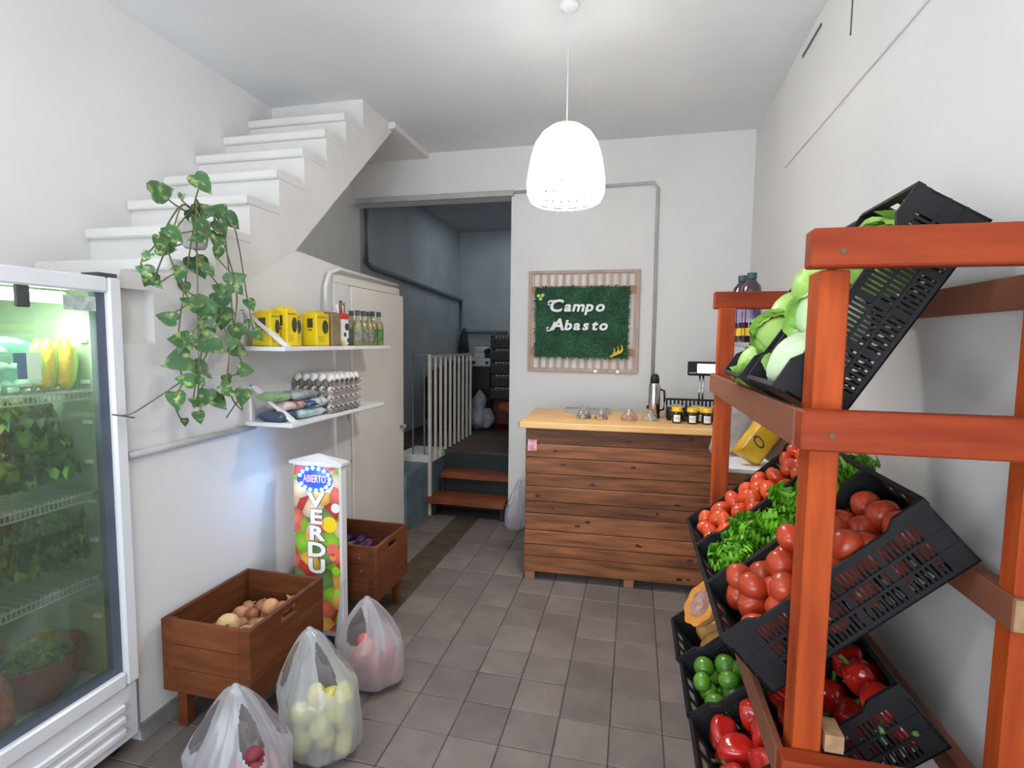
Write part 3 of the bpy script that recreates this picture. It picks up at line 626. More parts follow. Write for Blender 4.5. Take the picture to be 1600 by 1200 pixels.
obj('pot', B().lathe([(0.035, 0), (0.042, 0.01), (0.055, 0.09), (0.060, 0.092), (0.060, 0.106), (0.054, 0.106), (0.050, 0.08)], 20, (-1.672, 1.74, 1.845)), mat('off_white_pot', (0.66, 0.66, 0.60), 0.5, var=0.2, scale=12), pl, smooth=True)
obj('soil', B().lathe([(0.051, 0.08), (0.03, 0.09), (0.001, 0.092)], 16, (-1.672, 1.74, 1.845), close=False), mat('soil', (0.06, 0.04, 0.03), 0.9, var=0.4, scale=40), pl)
obj('pot_hook', B().tube([(-1.7445, 1.74, 1.94), (-1.728, 1.74, 1.945)], 0.006, 6), DSTEEL, pl)
def heart_bm():
    out = [(0, 0.0), (0.22, -0.10), (0.42, -0.02), (0.50, 0.20), (0.44, 0.45), (0.26, 0.75), (0.06, 0.98), (0, 1.06)]
    b = B(); mid = [0.0, 0.0, 0.12, 0.3, 0.5, 0.75, 0.98, 1.06]
    rows = []
    for i, (x, y) in enumerate(out):
        zz = -0.10 * y * y
        rows.append([(-x, y, zz + 0.16 * x), (-x * 0.5, (y + mid[i]) / 2, zz + 0.07 * x + 0.03), (0, mid[i], zz), (x * 0.5, (y + mid[i]) / 2, zz + 0.07 * x + 0.03), (x, y, zz + 0.16 * x)])
    vs = [[b.b.verts.new(p) for p in r] for r in rows]
    for i in range(len(vs) - 1):
        for j in range(4): b.b.faces.new((vs[i][j], vs[i][j + 1], vs[i + 1][j + 1], vs[i + 1][j]))
    bmesh.ops.remove_doubles(b.b, verts=b.b.verts[:], dist=0.001)
    return b.xf(T(0, -0.5, 0))
lf0 = None
rL = random.Random(5)
plM = wm(pl)
for (x, y, z, s, a) in LEAVES:
    s *= 0.9
    n = Vector((0.80 + rL.uniform(-.3, .3), -0.55 + rL.uniform(-.3, .3), 0.25 + rL.uniform(-.3, .4))).normalized()
    a = math.radians(a); tip = Vector(R0) * math.cos(a) - Vector(R1) * math.sin(a); tip = (tip - n * tip.dot(n)).normalized(); sd = tip.cross(n)
    M = Matrix.Translation((x, y, z)) @ Matrix(((sd.x, tip.x, n.x, 0), (sd.y, tip.y, n.y, 0), (sd.z, tip.z, n.z, 0), (0, 0, 0, 1))) @ Matrix.Scale(s, 4)
    Ml = plM.inverted() @ M
    if lf0 is None: lf0 = obj('leaf', heart_bm(), POTH, pl, local=True, smooth=True); lf0.matrix_basis = Ml
    else: twin(lf0, pl, Ml)
top = Vector((-1.652, 1.75, 1.955))
def vine(pts, r=0.0028):
    sm = []
    P = [Vector(p) for p in pts]
    for i in range(len(P) - 1):
        for q in range(5):
            a = q / 5; p0, p1, p2, p3 = P[max(i - 1, 0)], P[i], P[i + 1], P[min(i + 2, len(P) - 1)]
            sm.append(0.5 * ((2 * p1) + (p2 - p0) * a + (2 * p0 - 5 * p1 + 4 * p2 - p3) * a * a + (3 * p1 - p0 - 3 * p2 + p3) * a ** 3))
    sm.append(P[-1]); obj('vine', B().tube(sm, r, 6), VINE, pl, smooth=True)
idx = [[0], [1], [2], [4, 5], [10, 12, 13, 14], [9, 53, 16, 23, 24], [8, 54, 36 - 20, 18, 25, 30, 32], [11, 55, 56, 20, 27, 31, 38, 43, 48], [17, 19, 26, 33, 52, 42, 44], [6, 21, 34, 35, 51], [34, 36, 37, 40, 47], [29, 39, 46, 49], [22, 50], [41, 45, 28]]
for ch in idx:
    ch = [k + 3 for k in ch]
    pts = [top, top + Vector((0.03 if LEAVES[ch[0]][2] < 1.95 else 0, (LEAVES[ch[0]][1] - 1.75) * 0.5, 0.03))] + [Vector(LEAVES[k][:3]) - Vector((0.012, 0, 0.0)) for k in ch]
    if len(pts) > 2: vine([tuple(p) for p in pts])
vine([(-1.62, 1.62, 1.35), (-1.66, 1.50, 1.27), (-1.69, 1.45, 1.235), (-1.70, 1.40, 1.242), (-1.69, 1.47, 1.222)])
vine([(-1.60, 1.80, 1.33), (-1.61, 1.84, 1.25), (-1.60, 1.88, 1.20), (-1.60, 1.86, 1.24), (-1.60, 1.79, 1.18)])

# ================================================================== WOODEN CRATES ON LEGS
def wood_bin(x0, x1, y0, y1, z0, z1, label):
    t = thing('wooden_bin', label, 'crate', ((x0 + x1) / 2, (y0 + y1) / 2, 0))
    n = 3; h = (z1 - z0) / n; th = 0.018
    for k in range(n):
        a, c = z0 + h * k + 0.001, z0 + h * (k + 1) - 0.001
        obj('board', B().box(x0 + 0.05, y0, a, x1 - 0.05, y0 + th, c, bev=0.002), CRATEW, t)
        obj('board', B().box(x0 + th, y1 - th, a, x1 - th, y1, c, bev=0.002), CRATEW, t)
        obj('board', B().box(x0, y0, a, x0 + th, y1, c, bev=0.002), CRATEW, t)
        if k < n - 1: obj('board', B().box(x1 - th, y0, a, x1, y1, c, bev=0.002), CRATEW, t)
        else:   # top board of the right side has a hand hole
            ym = (y0 + y1) / 2
            obj('board', B().box(x1 - th, y0, a, x1, ym - 0.055, c).box(x1 - th, ym + 0.055, a, x1, y1, c).box(x1 - th, ym - 0.055, a, x1, ym + 0.055, a + h * 0.35).box(x1 - th, ym - 0.055, c - h * 0.22, x1, ym + 0.055, c), CRATEW, t)
    for (xa, xb) in ((x0 + th, x0 + 0.05), (x1 - 0.05, x1 - th)):
        obj('corner_post', B().box(xa, y0 + 0.002, z0, xb, y0 + 0.03, z1 - 0.004), CRATEW, t)
    obj('base_board', B().box(x0 + th, y0 + th, z0, x1 - th, y1 - th, z0 + 0.015), CRATEW, t)
    for x in (x0 + 0.03, x1 - 0.07):
        for y in (y0 + 0.03, y1 - 0.07): obj('leg', B().box(x, y, 0, x + 0.042, y + 0.042, z0, bev=0.003), CRATEW, t)
    return t
wood_bin(-1.715, -1.325, 1.56, 2.02, 0.16, 0.445, 'brown wooden bin on legs holding onions beside the fridge')
wood_bin(-1.635, -1.245, 2.37, 2.74, 0.16, 0.45, 'brown wooden bin on legs holding aubergines behind the light-up totem')
obj_on = obj('onion', B().blob(0.034, 0.034, 0.031, 16, 10, taper=0.0).tube([(0, 0, 0.028), (0.002, 0, 0.045)], [0.008, 0.003], 6), ONIONM, smooth=True)
obj_op = obj('onion', B().blob(0.045, 0.045, 0.042, 16, 10).tube([(0, 0, 0.038), (0.002, 0, 0.056)], [0.009, 0.003], 6), ONIONP, smooth=True)
tag(obj_on, 'small brown onion heaped in the wooden bin', 'onion', 'brown onions in the wooden bin')
tag(obj_op, 'largest pale onion at the near end of the bin', 'onion')
obj_op.matrix_basis = T(-1.53, 1.685, 0.375) @ Rm(0.9, 'X') @ Rm(0.6, 'Y')
n = 0; first = True
for lay, zz in enumerate((0.20, 0.25, 0.30, 0.35)):
    for i in range(5):
        for j in range(6):
            x = -1.655 + 0.068 * i + random.uniform(-.008, .008) + (0.02 if lay % 2 else 0); y = 1.625 + 0.066 * j + random.uniform(-.008, .008)
            if lay < 2 and not (lay == 1 and False) and lay == 0: continue
            if lay == 1 and not (i in (0, 4) or j in (0, 5)): continue
            if lay == 3 and not (1.4 < i + 0.1 * j and i < 4 and 0 < j < 6 and random.random() < 0.6): continue
            if (Vector((x, y, zz)) - Vector((-1.53, 1.685, 0.375))).length < 0.075: continue
            if x > -1.365: continue
            M = T(x, y, zz + random.uniform(-.006, .006)) @ rrot()
            if first: obj_on.matrix_basis = M; first = False
            else: dup(obj_on, M, scale=random.uniform(0.85, 1.1))
ag = obj('aubergine', B().blob(0.036, 0.036, 0.07, 16, 12, taper=-0.28), EGGPL, smooth=True)
obj('calyx', B().lathe([(0.024, 0.055), (0.016, 0.071), (0.006, 0.076), (0.005, 0.092)], 10), STEM, ag, local=True)
tag(ag, 'dark purple aubergine lying in the rear wooden bin', 'aubergine', 'aubergines in the rear bin')
first = True
for lay, zz in enumerate((0.29, 0.35)):
    for i in range(4):
        for j in range(4):
            x = -1.585 + 0.083 * i + random.uniform(-.008, .008); y = 2.44 + 0.078 * j
            if lay == 1 and (i + j) % 3 == 2: continue
            if y > 2.70 - 0.03: y = 2.67
            M = T(x, y, zz) @ Rm(random.uniform(-.5, .5) + PI / 2, 'X') @ Rm(random.uniform(0, 6), 'Z')
            if first: ag.matrix_basis = M; first = False
            else: dup(ag, M, scale=random.uniform(0.85, 1.0))

# ================================================================== LIGHT-UP TOTEM
tt = thing('light_totem', 'tall illuminated produce totem with blue lights between the wooden bins', 'sign', (-1.49, 2.27, 0))
ax0, ax1, ay0, ay1 = -1.625, -1.362, 2.235, 2.29
obj('casing', B().box(ax0, ay0 + 0.004, 0.03, ax1, ay1, 0.895, bev=0.004), WHITEB, tt)
b = B(); c0 = [(ax0 - 0.012, ay0 - 0.008, 0.895), (ax1 + 0.012, ay0 - 0.008, 0.895), (ax1 + 0.012, ay1 + 0.008, 0.895), (ax0 - 0.012, ay1 + 0.008, 0.895)]
vb = [b.b.verts.new(p) for p in c0]; vt = [b.b.verts.new((p[0], p[1], 0.908)) for p in c0]; ap = b.b.verts.new(((ax0 + ax1) / 2, (ay0 + ay1) / 2, 0.945))
b.b.faces.new(vb)
for k in range(4): b.b.faces.new((vb[k], vb[(k + 1) % 4], vt[(k + 1) % 4], vt[k])); b.b.faces.new((vt[k], vt[(k + 1) % 4], ap))
obj('roof_cap', b, WHITEB, tt)
obj('plinth', B().box(ax0 + 0.01, ay0 + 0.01, 0, ax1 - 0.01, ay1 - 0.01, 0.03), GREYP, tt)
# printed panel of fruit and vegetables: flat print, voronoi cells with fruit colours
def print_mat():
    m, nt, p = nodes('fruit_print'); MC['fruit_print'] = m
    tc = nt.nodes.new('ShaderNodeTexCoord'); vo = nt.nodes.new('ShaderNodeTexVoronoi'); vo.inputs['Scale'].default_value = 13
    nt.links.new(tc.outputs['Object'], vo.inputs['Vector'])
    sp = nt.nodes.new('ShaderNodeSeparateColor'); nt.links.new(vo.outputs['Color'], sp.inputs[0])
    cr = nt.nodes.new('ShaderNodeValToRGB'); cr.color_ramp.interpolation = 'CONSTANT'
    cols = [(0.60, 0.06, 0.04), (0.85, 0.50, 0.10), (0.75, 0.18, 0.12), (0.16, 0.30, 0.10), (0.80, 0.62, 0.40), (0.70, 0.10, 0.12), (0.28, 0.60, 0.05)]
    el = cr.color_ramp.elements; el[0].color = (*cols[0], 1); el[1].position = 0.16; el[1].color = (*cols[1], 1)
    for i in range(2, 7): e = el.new(i / 7 + 0.02); e.color = (*cols[i], 1)
    nt.links.new(sp.outputs[0], cr.inputs[0])
    cr2 = nt.nodes.new('ShaderNodeValToRGB'); cr2.color_ramp.elements[0].color = (1.3, 1.2, 1.15, 1); cr2.color_ramp.elements[1].color = (0.5, 0.45, 0.4, 1); cr2.color_ramp.elements[1].position = 0.9
    nt.links.new(vo.outputs['Distance'], cr2.inputs[0])
    mx = nt.nodes.new('ShaderNodeVectorMath'); mx.operation = 'MULTIPLY'; nt.links.new(cr.outputs[0], mx.inputs[0]); nt.links.new(cr2.outputs[0], mx.inputs[1])
    nt.links.new(mx.outputs[0], p.inputs['Base Color']); nt.links.new(mx.outputs[0], p.inputs['Emission Color']); p.inputs['Emission Strength'].default_value = 0.16
    p.inputs['Roughness'].default_value = 0.35
    return m
obj('printed_panel', B().box(ax0 + 0.006, ay0 + 0.001, 0.06, ax1 - 0.012, ay0 + 0.0045, 0.885), print_mat(), tt)
CLEAN = lambda n, c, e=0.25: mat(n, c, 0.35, var=0.05, scale=10, emit=c, es=e)
def disc(b, x, z, r, y, sx=1.0):
    b.lathe([(r, 0), (r * 0.97, 0.0012)], 20)
    b.b.verts.ensure_lookup_table()
    for v in b.b.verts[-40:]: v.co = Vector((x + v.co.x * sx, y - v.co.z, z + v.co.y))
    return b
yf = ay0 + 0.001
for nm, x, z, r, c in (('printed_lemon', -1.425, 0.60, 0.040, (0.85, 0.60, 0.02)), ('printed_onion', -1.392, 0.685, 0.024, (0.75, 0.78, 0.78)), ('printed_tomato', -1.41, 0.475, 0.032, (0.75, 0.16, 0.12)), ('printed_apple', -1.60, 0.575, 0.020, (0.65, 0.10, 0.10)), ('printed_pepper', -1.395, 0.37, 0.022, (0.25, 0.65, 0.04)), ('printed_lime', -1.39, 0.26, 0.017, (0.35, 0.75, 0.06)), ('printed_peach', -1.41, 0.44, 0.020, (0.75, 0.25, 0.12))):
    obj(nm, disc(B(), x, z, r, yf), CLEAN(nm, c), tt)
xc = -1.502
pan = obj('led_panel', disc(B(), xc, 0.822, 0.066, yf, 1.5), mat('navy_panel', (0.02, 0.04, 0.30), 0.4, emit=(0.03, 0.06, 0.55), es=0.6), tt)
LT = text_bm('ABIERTO', 0.052, 0.0005, 0, 0.0003, 0.60).xf(T(xc, yf - 0.0022, 0.822) @ FACEY)
obj('lettering', LT, CLEAN('pink_letter', (0.75, 0.30, 0.75), 0.7), pan)
led0 = None
for k in range(16):
    a = 2 * PI * k / 16 + 0.1
    if 2.85 < a < 3.45: continue
    p = (xc + 0.083 * math.cos(a), yf - 0.004, 0.822 + 0.055 * math.sin(a))
    o = obj('led', B().blob(0.0085, 0.006, 0.0085, 8, 6, c=p), LEDM, pan, smooth=True)
point('totem_led_light', (xc, yf - 0.06, 0.83), 0.03, 0.9, (0.22, 0.38, 1.0))
for k, chx in enumerate('VERDU'):
    z = 0.715 - 0.083 * k
    o = text_bm(chx, 0.098, 0.0006, 0, 0.0056, 1.42).xf(T(xc + 0.005, yf - 0.0016, z) @ FACEY)
    obj('letter_outline', o, mat('letter_outline', (0.06, 0.05, 0.06), 0.5), tt)
    o = text_bm(chx, 0.098, 0.0006, 0, 0.0036, 1.42).xf(T(xc + 0.005, yf - 0.0032, z) @ FACEY)
    obj('letter', o, CLEAN('white_letter', (0.80, 0.80, 0.82), 0.35), tt, label='white letter ' + chx)

# ================================================================== GROCERY BAGS
def grocery_bag(name, label, x, y, rx, ry, hb, H, ax=0.0, ay=0.0, seed=0, film=BAGM, holes=((0.35, 0.95), (2.2, 2.8), (3.5, 4.1), (5.3, 5.9)), yaw=0.0):
    r = random.Random(seed); ph = [r.random() * 6 for _ in range(4)]
    t = thing(name, label, 'bag', (x, y, 0))
    def f(u, v):
        a = 2 * PI * u; q = v
        z = H * q
        if q < 0.12: k = 0.62 + 0.38 * math.sin(q / 0.12 * PI / 2)
        elif z < hb: k = 1.0
        else:
            s = (z - hb) / (H - hb); k = (1 - s) ** 0.75 * 0.90 + 0.10
        cr_ = 0.012 * math.sin(17 * a + ph[2] + 9 * q) * math.sin(13 * q + ph[3]) + 0.010 * math.sin(26 * a - 14 * q + ph[0])
        w = 1 + cr_ + (0.035 + 0.05 * q) * math.sin(5 * a + ph[0] + 3 * q) + 0.03 * math.sin(9 * a + ph[1] - 5 * q)
        s = max(0, (z - hb * 0.6) / (H - hb * 0.6))
        return (x + rx * k * w * math.cos(a + yaw) + ax * s, y + ry * k * w * math.sin(a + yaw) + ay * s, 0.002 + z)
    NU, NV = 120, 64
    def skip(i, j):
        a = 2 * PI * i / NU; q = (j + 0.5) / NV
        if q > 0.95: return False
        z = H * q; s = (z - hb) / (H - hb)
        if s < 0.12 or s > 0.86: return False
        for h0, h1 in holes:
            m = (h0 + h1) / 2; wdt = (h1 - h0) / 2 * math.sin(PI * (s - 0.12) / 0.74) ** 0.5
            if abs(a - m) < wdt: return True
        return False
    b = B().grid(NU, NV, f, wrap=True, skip=skip)
    obj('film', b, film, t, smooth=True)
    bb = B().lathe([(1, 0), (0.5, 0.0005)], 24); bb.xf(T(x, y, 0.0015) @ Matrix.Diagonal((rx * 0.66, ry * 0.66, 1, 1))); obj('bag_base', bb, film, t)
    knot = B().blob(0.018, 0.012, 0.02, 10, 8, c=(x + ax, y + ay, H * 0.985), noise=0.06); obj('gathered_handles', knot, film, t, smooth=True)
    return t
def fill_round(name, label, cat, grp, m, x, y, rx, ry, z0, z1, r, elong=1.0, n=30, seed=1, stem=None, taper=0.0):
    rr = random.Random(seed); src = obj(name, B().blob(r, r, r * elong, 14, 10, noise=0.015, taper=taper), m, smooth=True)
    tag(src, label, cat, grp); placed = []; tries = 0
    while len(placed) < n and tries < 6000:
        tries += 1
        a = rr.random() * 6.283; q = math.sqrt(rr.random()); z = z0 + r + (z1 - z0 - 2 * r) * rr.random()
        sc = 1 - r * 1.15 / min(rx, ry)
        if q * 1.0 > 1: continue
        p = Vector((x + rx * sc * q * math.cos(a), y + ry * sc * q * math.sin(a), z))
        if all((p - o).length > r * 1.75 for o in placed): placed.append(p)
    placed.sort(key=lambda p: p.z)
    for k, p in enumerate(placed):
        M = Matrix.Translation(p) @ Euler((rr.random() * 6, rr.random() * 6, rr.random() * 6)).to_matrix().to_4x4()
        if k == 0: src.matrix_basis = M
        else: dup(src, M, scale=rr.uniform(0.9, 1.08))
grocery_bag('grocery_bag', 'white plastic bag nearest the camera, handles gathered to a peak', -1.185, 1.34, 0.165, 0.13, 0.19, 0.405, -0.01, 0.0, 3)
fill_round('beetroot', 'dull red root inside the nearest plastic bag', 'vegetable', 'red roots in the nearest bag', mat('beet_skin', (0.34, 0.05, 0.07), 0.5, var=0.3, scale=6), -1.16, 1.33, 0.15, 0.12, 0.01, 0.16, 0.033, 1.0, 22, 2)
grocery_bag('grocery_bag', 'white plastic bag of yellow squash in front of the onion bin', -1.075, 1.62, 0.145, 0.125, 0.23, 0.43, -0.065, 0.03, 8)
fill_round('yellow_squash', 'yellow squash inside the middle plastic bag', 'vegetable', 'yellow squash in the middle bag', mat('yellow_squash_skin', (0.78, 0.66, 0.16), 0.4, col2=(0.55, 0.56, 0.12), scale=5, rnd=0.15), -1.07, 1.615, 0.135, 0.115, 0.01, 0.225, 0.036, 1.35, 24, 5, taper=0.15)
grocery_bag('grocery_bag', 'white plastic bag of reddish onions beside the totem', -1.09, 2.02, 0.145, 0.12, 0.19, 0.36, -0.03, 0.02, 14, holes=((3.9, 5.0), (1.0, 1.9)))
fill_round('red_onion', 'reddish onion inside the plastic bag beside the totem', 'onion', 'reddish onions in the far bag', mat('red_onion_skin', (0.66, 0.20, 0.13), 0.4, col2=(0.46, 0.09, 0.07), scale=5, rnd=0.2), -1.085, 2.015, 0.135, 0.11, 0.01, 0.19, 0.033, 1.0, 26, 9)
# raised handle lobe of the far bag
ob = obj('bag_handle', B().grid(8, 12, lambda u, v: (-1.225 + 0.05 * (u - 0.5) * (1 - v * 0.8) + 0.02 * v, 1.985 + 0.02 * math.sin(PI * u), 0.16 + 0.30 * v)), BAGM, smooth=True, solid=0.001)
hb = [o for o in bpy.data.objects if o.name.startswith('grocery_bag')][-1]
ob.parent = hb; ob.matrix_parent_inverse = Matrix.LocRotScale(hb.location, hb.rotation_euler, None).inverted()
grocery_bag('grocery_bag', 'thin white plastic bag of onions between the steps and counter', -0.90, 4.03, 0.085, 0.07, 0.14, 0.38, 0.02, 0.04, 21)
fill_round('red_onion', 'onion inside the bag by the passage steps', 'onion', 'onions in the bag by the steps', mat('red_onion_skin', (0.66, 0.20, 0.13)), -0.90, 4.03, 0.08, 0.065, 0.01, 0.12, 0.03, 1.0, 8, 4)

# ================================================================== RAILING, STEPS
rl = thing('stair_railing', 'cream metal railing of vertical bars beside the passage steps', 'railing', (-1.69, 4.2, 0))
obj('near_post', B().box(-1.70, 4.165, 0.0, -1.675, 4.19, 1.385), RAILP, rl)
N = 10
obj('top_rail', B().box(-1.70, 4.18, 1.355, -1.68, 5.33, 1.375), RAILP, rl)
def lowz(y): return 0.46
obj('bottom_rail', B().tube([(-1.69, 4.18, 0.455), (-1.69, 5.32, 0.455)], 0.011, 6), RAILP, rl)
for k in range(1, N):
    y = 4.175 + 1.13 * k / (N - 1)
    obj('bar', B().box(-1.699, y, 0.455, -1.677, y + 0.016, 1.36), RAILP, rl)
g2 = thing('side_gate', 'thin metal frame beside the near railing post', 'gate', (-1.84, 4.2, 0.5))
obj('frame', B().box(-1.86, 4.20, 0.515, -1.85, 4.21, 1.385).box(-1.86, 4.20, 1.372, -1.70, 4.21, 1.385).box(-1.755, 4.20, 0.515, -1.745, 4.21, 1.372), PIPED, g2)
ps = thing('passage_steps', 'two red-brown wooden steps leading up into the passage', 'steps', (-1.35, 4.3, 0))
obj('tread', B().box(-1.70, 4.12, 0.115, -1.02, 4.36, 0.165, bev=0.004), TREAD, ps)
obj('tread', B().box(-1.655, 4.34, 0.285, -1.01, 4.535, 0.335, bev=0.004), TREAD, ps)
for x in (-1.66, -1.06): obj('stringer', B().box(x, 4.16, 0, x + 0.03, 4.34, 0.115).box(x, 4.37, 0, x + 0.03, 4.53, 0.285), DARKW, ps)
obj('riser', B().box(-1.63, 4.40, 0, -1.06, 4.41, 0.285), DARKW, ps)

# ================================================================== THINGS IN THE PASSAGE
BOXM = mat('black_carton', (0.018, 0.02, 0.022), 0.55, var=0.3, scale=6)
WPR = mat('faint_white_print', (0.42, 0.44, 0.44), 0.6)
PZ = 0.5005
def carton(x, y, z, w, d, h, label, lines=True):
    t = thing('carton', label, 'box', (x, y, z))
    obj('box_body', B().box(-w / 2, -d / 2, 0, w / 2, d / 2, h, bev=0.004), BOXM, t, local=True)
    obj('lid_seam', B().box(-w / 2 - 0.001, -d / 2 - 0.001, h * 0.72, w / 2 + 0.001, -d / 2 + 0.002, h * 0.735), WPR, t, local=True)
    if lines:
        b = B()
        for k in range(7): b.box(-w * 0.36 + k * w * 0.095, -d / 2 - 0.0015, h * (0.82 + 0.02 * (k % 2)), -w * 0.30 + k * w * 0.095, -d / 2 + 0.001, h * 0.93)
        obj('printed_name', b, WPR, t, local=True)
    return t
for k in range(5):
    carton(-1.42 + 0.01 * (k % 2), 6.05, PZ + 0.33 + 0.148 * k, 0.42, 0.34, 0.146, ['lowest visible black carton of the passage stack', 'second black carton up in the passage stack', 'middle black carton of the passage stack', 'fourth black carton up in the passage stack', 'topmost black carton of the passage stack'][k])
t = thing('red_sack', 'dark red net sack with orange contents under the cartons', 'sack', (-1.40, 6.0, PZ))
obj('sack_body', B().box(-1.62, 5.85, PZ, -1.18, 6.2, PZ + 0.33, bev=0.05), mat('dark_red_net', (0.12, 0.015, 0.012), 0.6, var=0.4, scale=20), t)
obj('orange_patch', B().blob(0.13, 0.05, 0.07, 12, 8, c=(-1.40, 5.84, PZ + 0.24), noise=0.05), mat('orange_net', (0.40, 0.12, 0.04), 0.6, var=0.4, scale=16), t, smooth=True)
t = thing('black_cabinet', 'black cabinet behind the railing end in the passage', 'cabinet', (-1.75, 6.1, PZ))
obj('body', B().box(-2.0, 5.95, PZ + 0.42, -1.65, 6.3, 1.20, bev=0.006), BOXM, t)
obj('base', B().box(-1.98, 5.97, PZ, -1.66, 6.28, PZ + 0.42), DARKW, t)
t = thing('white_appliance', 'small white appliance with two dials on the black cabinet', 'appliance', (-1.74, 6.1, 1.2))
obj('body', B().box(-1.90, 5.98, 1.2005, -1.66, 6.15, 1.30, bev=0.01), mat('dim_white', (0.60, 0.62, 0.62), 0.5), t)
for x in (-1.86, -1.70): obj('dial', B().tube([(x, 5.98, 1.245), (x, 5.965, 1.245)], 0.02, 12), BOXM, t)
t = thing('paper_heap', 'heap of pale packets piled on the small appliance', 'packets', (-1.75, 6.08, 1.30))
for k, (x, z, w, h, c) in enumerate(((-1.80, 1.301, 0.14, 0.07, 0), (-1.68, 1.301, 0.12, 0.05, 1), (-1.78, 1.372, 0.16, 0.06, 0), (-1.72, 1.352, 0.06, 0.06, 1))):
    obj('packet', B().box(x - w / 2, 6.0, z, x + w / 2, 6.12, z + h, bev=0.01), [mat('dim_white', (0, 0, 0)), BOXM][c], t)
t = thing('white_sack', 'pale translucent sacks slumped in front of the black cabinet', 'sack', (-1.66, 5.68, PZ))
obj('sack_body', B().blob(0.12, 0.11, 0.15, 26, 18, c=(-1.72, 5.68, PZ + 0.15), noise=0.09, taper=-0.1).blob(0.09, 0.10, 0.12, 22, 14, c=(-1.62, 5.70, PZ + 0.13), noise=0.1).blob(0.08, 0.08, 0.13, 20, 14, c=(-1.70, 5.70, PZ + 0.32), noise=0.12, taper=-0.4), mat('pale_sack', (0.32, 0.33, 0.36), 0.4, var=0.35, scale=10, bump=0.5), t, smooth=True)
t = thing('dark_sack', 'dark bundle seen through the railing bars', 'sack', (-2.05, 5.55, PZ))
obj('sack_body', B().blob(0.26, 0.22, 0.36, 18, 14, c=(-2.1, 5.6, PZ + 0.35), noise=0.05), mat('dark_cloth', (0.035, 0.035, 0.045), 0.8, var=0.4, scale=10), t, smooth=True)
t = thing('dark_crate_stack', 'dark stacked crates behind the railing bars', 'crate', (-2.1, 6.3, PZ))
for k in range(3): obj('crate', B().box(-2.39, 6.4, PZ + 0.25 * k, -2.02, 6.75, PZ + 0.25 * k + 0.235, bev=0.01), BOXM, t)
t = thing('hanging_garment', 'dark garment hanging in the far passage corner', 'garment', (-2.35, 6.95, 1.2))
obj('cloth', B().blob(0.07, 0.07, 0.22, 12, 12, c=(-2.32, 6.98, 1.45), noise=0.08, taper=-0.3), mat('dark_cloth', (0, 0, 0)), t, smooth=True)
obj('hook', B().tube([(-2.32, 7.099, 1.68), (-2.32, 7.0, 1.67)], 0.008, 6), PIPED, t)

# ================================================================== COUNTER
CR = (0, 0, math.radians(2.6))
ct = thing('wooden_counter', 'dark stained plank counter with pale pine top', 'counter', (-0.645, 3.165, 0), CR)
Wc, Dc = 1.30, 0.55
b = B().box(-0.035, -0.045, 0.975, Wc, Dc + 0.12, 1.012, bev=0.004)
obj('pine_top', b, PINE, ct, local=True)
obj('top_end', B().box(-0.041, -0.043, 0.977, -0.034, 0.02, 1.010), BATTEN, ct, local=True)
zs = 0.055; ph = [0.105, 0.075, 0.088, 0.11, 0.075, 0.095, 0.08, 0.10, 0.085, 0.10]
sc_ = (0.974 - zs) / sum(ph); z = zs
for k, h in enumerate(ph):
    h *= sc_
    pk = obj('plank', B().box(0, -0.002 * (k % 3), z + 0.002, Wc, 0.018, z + h - 0.002, bev=0.003), PLANK, ct, local=True)
    for q in range(random.choice((1, 2, 2))):
        kx = random.uniform(0.08, 1.05); kz = z + h * random.uniform(0.3, 0.7)
        kb = B().lathe([(1, 0), (0.8, 0.001)], 12).xf(T(kx, -0.002 * (k % 3) - 0.0002, kz) @ Rm(PI / 2, 'X') @ Matrix.Diagonal((random.uniform(0.010, 0.022), random.uniform(0.006, 0.011), 1, 1)))
        obj('knot', kb, KNOT, pk, local=True)
    z += h
obj('side_panel', B().box(0.0, 0.019, 0.055, 0.018, Dc, 0.974), PLANK, ct, local=True)
obj('side_panel', B().box(Wc - 0.018, 0.019, 0.055, Wc, Dc, 0.974), PLANK, ct, local=True)
for x in (0.005, 0.62, Wc - 0.08): obj('foot', B().box(x, 0.02, 0.0, x + 0.06, Dc - 0.02, 0.054), BATTEN, ct, local=True)
tp = T(-0.645, 3.165, 0) @ Rm(math.radians(2.6), 'Z')
stk = obj('counter_sticker', B().box(0.015, -0.0065, 0.83, 0.07, -0.0045, 0.90), mat('pink_print', (0.75, 0.10, 0.20), 0.5, col2=(0.70, 0.60, 0.62), scale=30), ct, local=True, label='small pink and white sticker')
ZT = 1.0125
def onc(x, y): # world xy on the counter from local
    v = tp @ Vector((x, y, 0)); return v.x, v.y
# thermos
tx, ty = 0.13, 3.55
t = thing('thermos_flask', 'steel thermos flask with black stopper standing on the counter', 'flask', (tx, ty, ZT))
obj('steel_body', B().lathe([(0.036, 0), (0.038, 0.005), (0.038, 0.205), (0.032, 0.225), (0.027, 0.232)], 24), STEEL, t, local=True, smooth=True)
obj('black_base', B().lathe([(0.0385, 0.0), (0.0395, 0.001), (0.0395, 0.02), (0.0385, 0.021)], 24), BLACKP, t, local=True)
obj('stopper', B().lathe([(0.029, 0.228), (0.029, 0.255), (0.024, 0.28), (0.014, 0.29)], 20), BLACKP, t, local=True, smooth=True)
obj('handle', B().tube([(0.036, 0, 0.19), (0.062, 0, 0.18), (0.066, 0, 0.12), (0.062, 0, 0.06), (0.037, 0, 0.05)], 0.007, 8), BLACKP, t, local=True, smooth=True)
obj('spout_button', B().box(-0.048, -0.01, 0.06, -0.036, 0.01, 0.08), BLACKP, t, local=True)
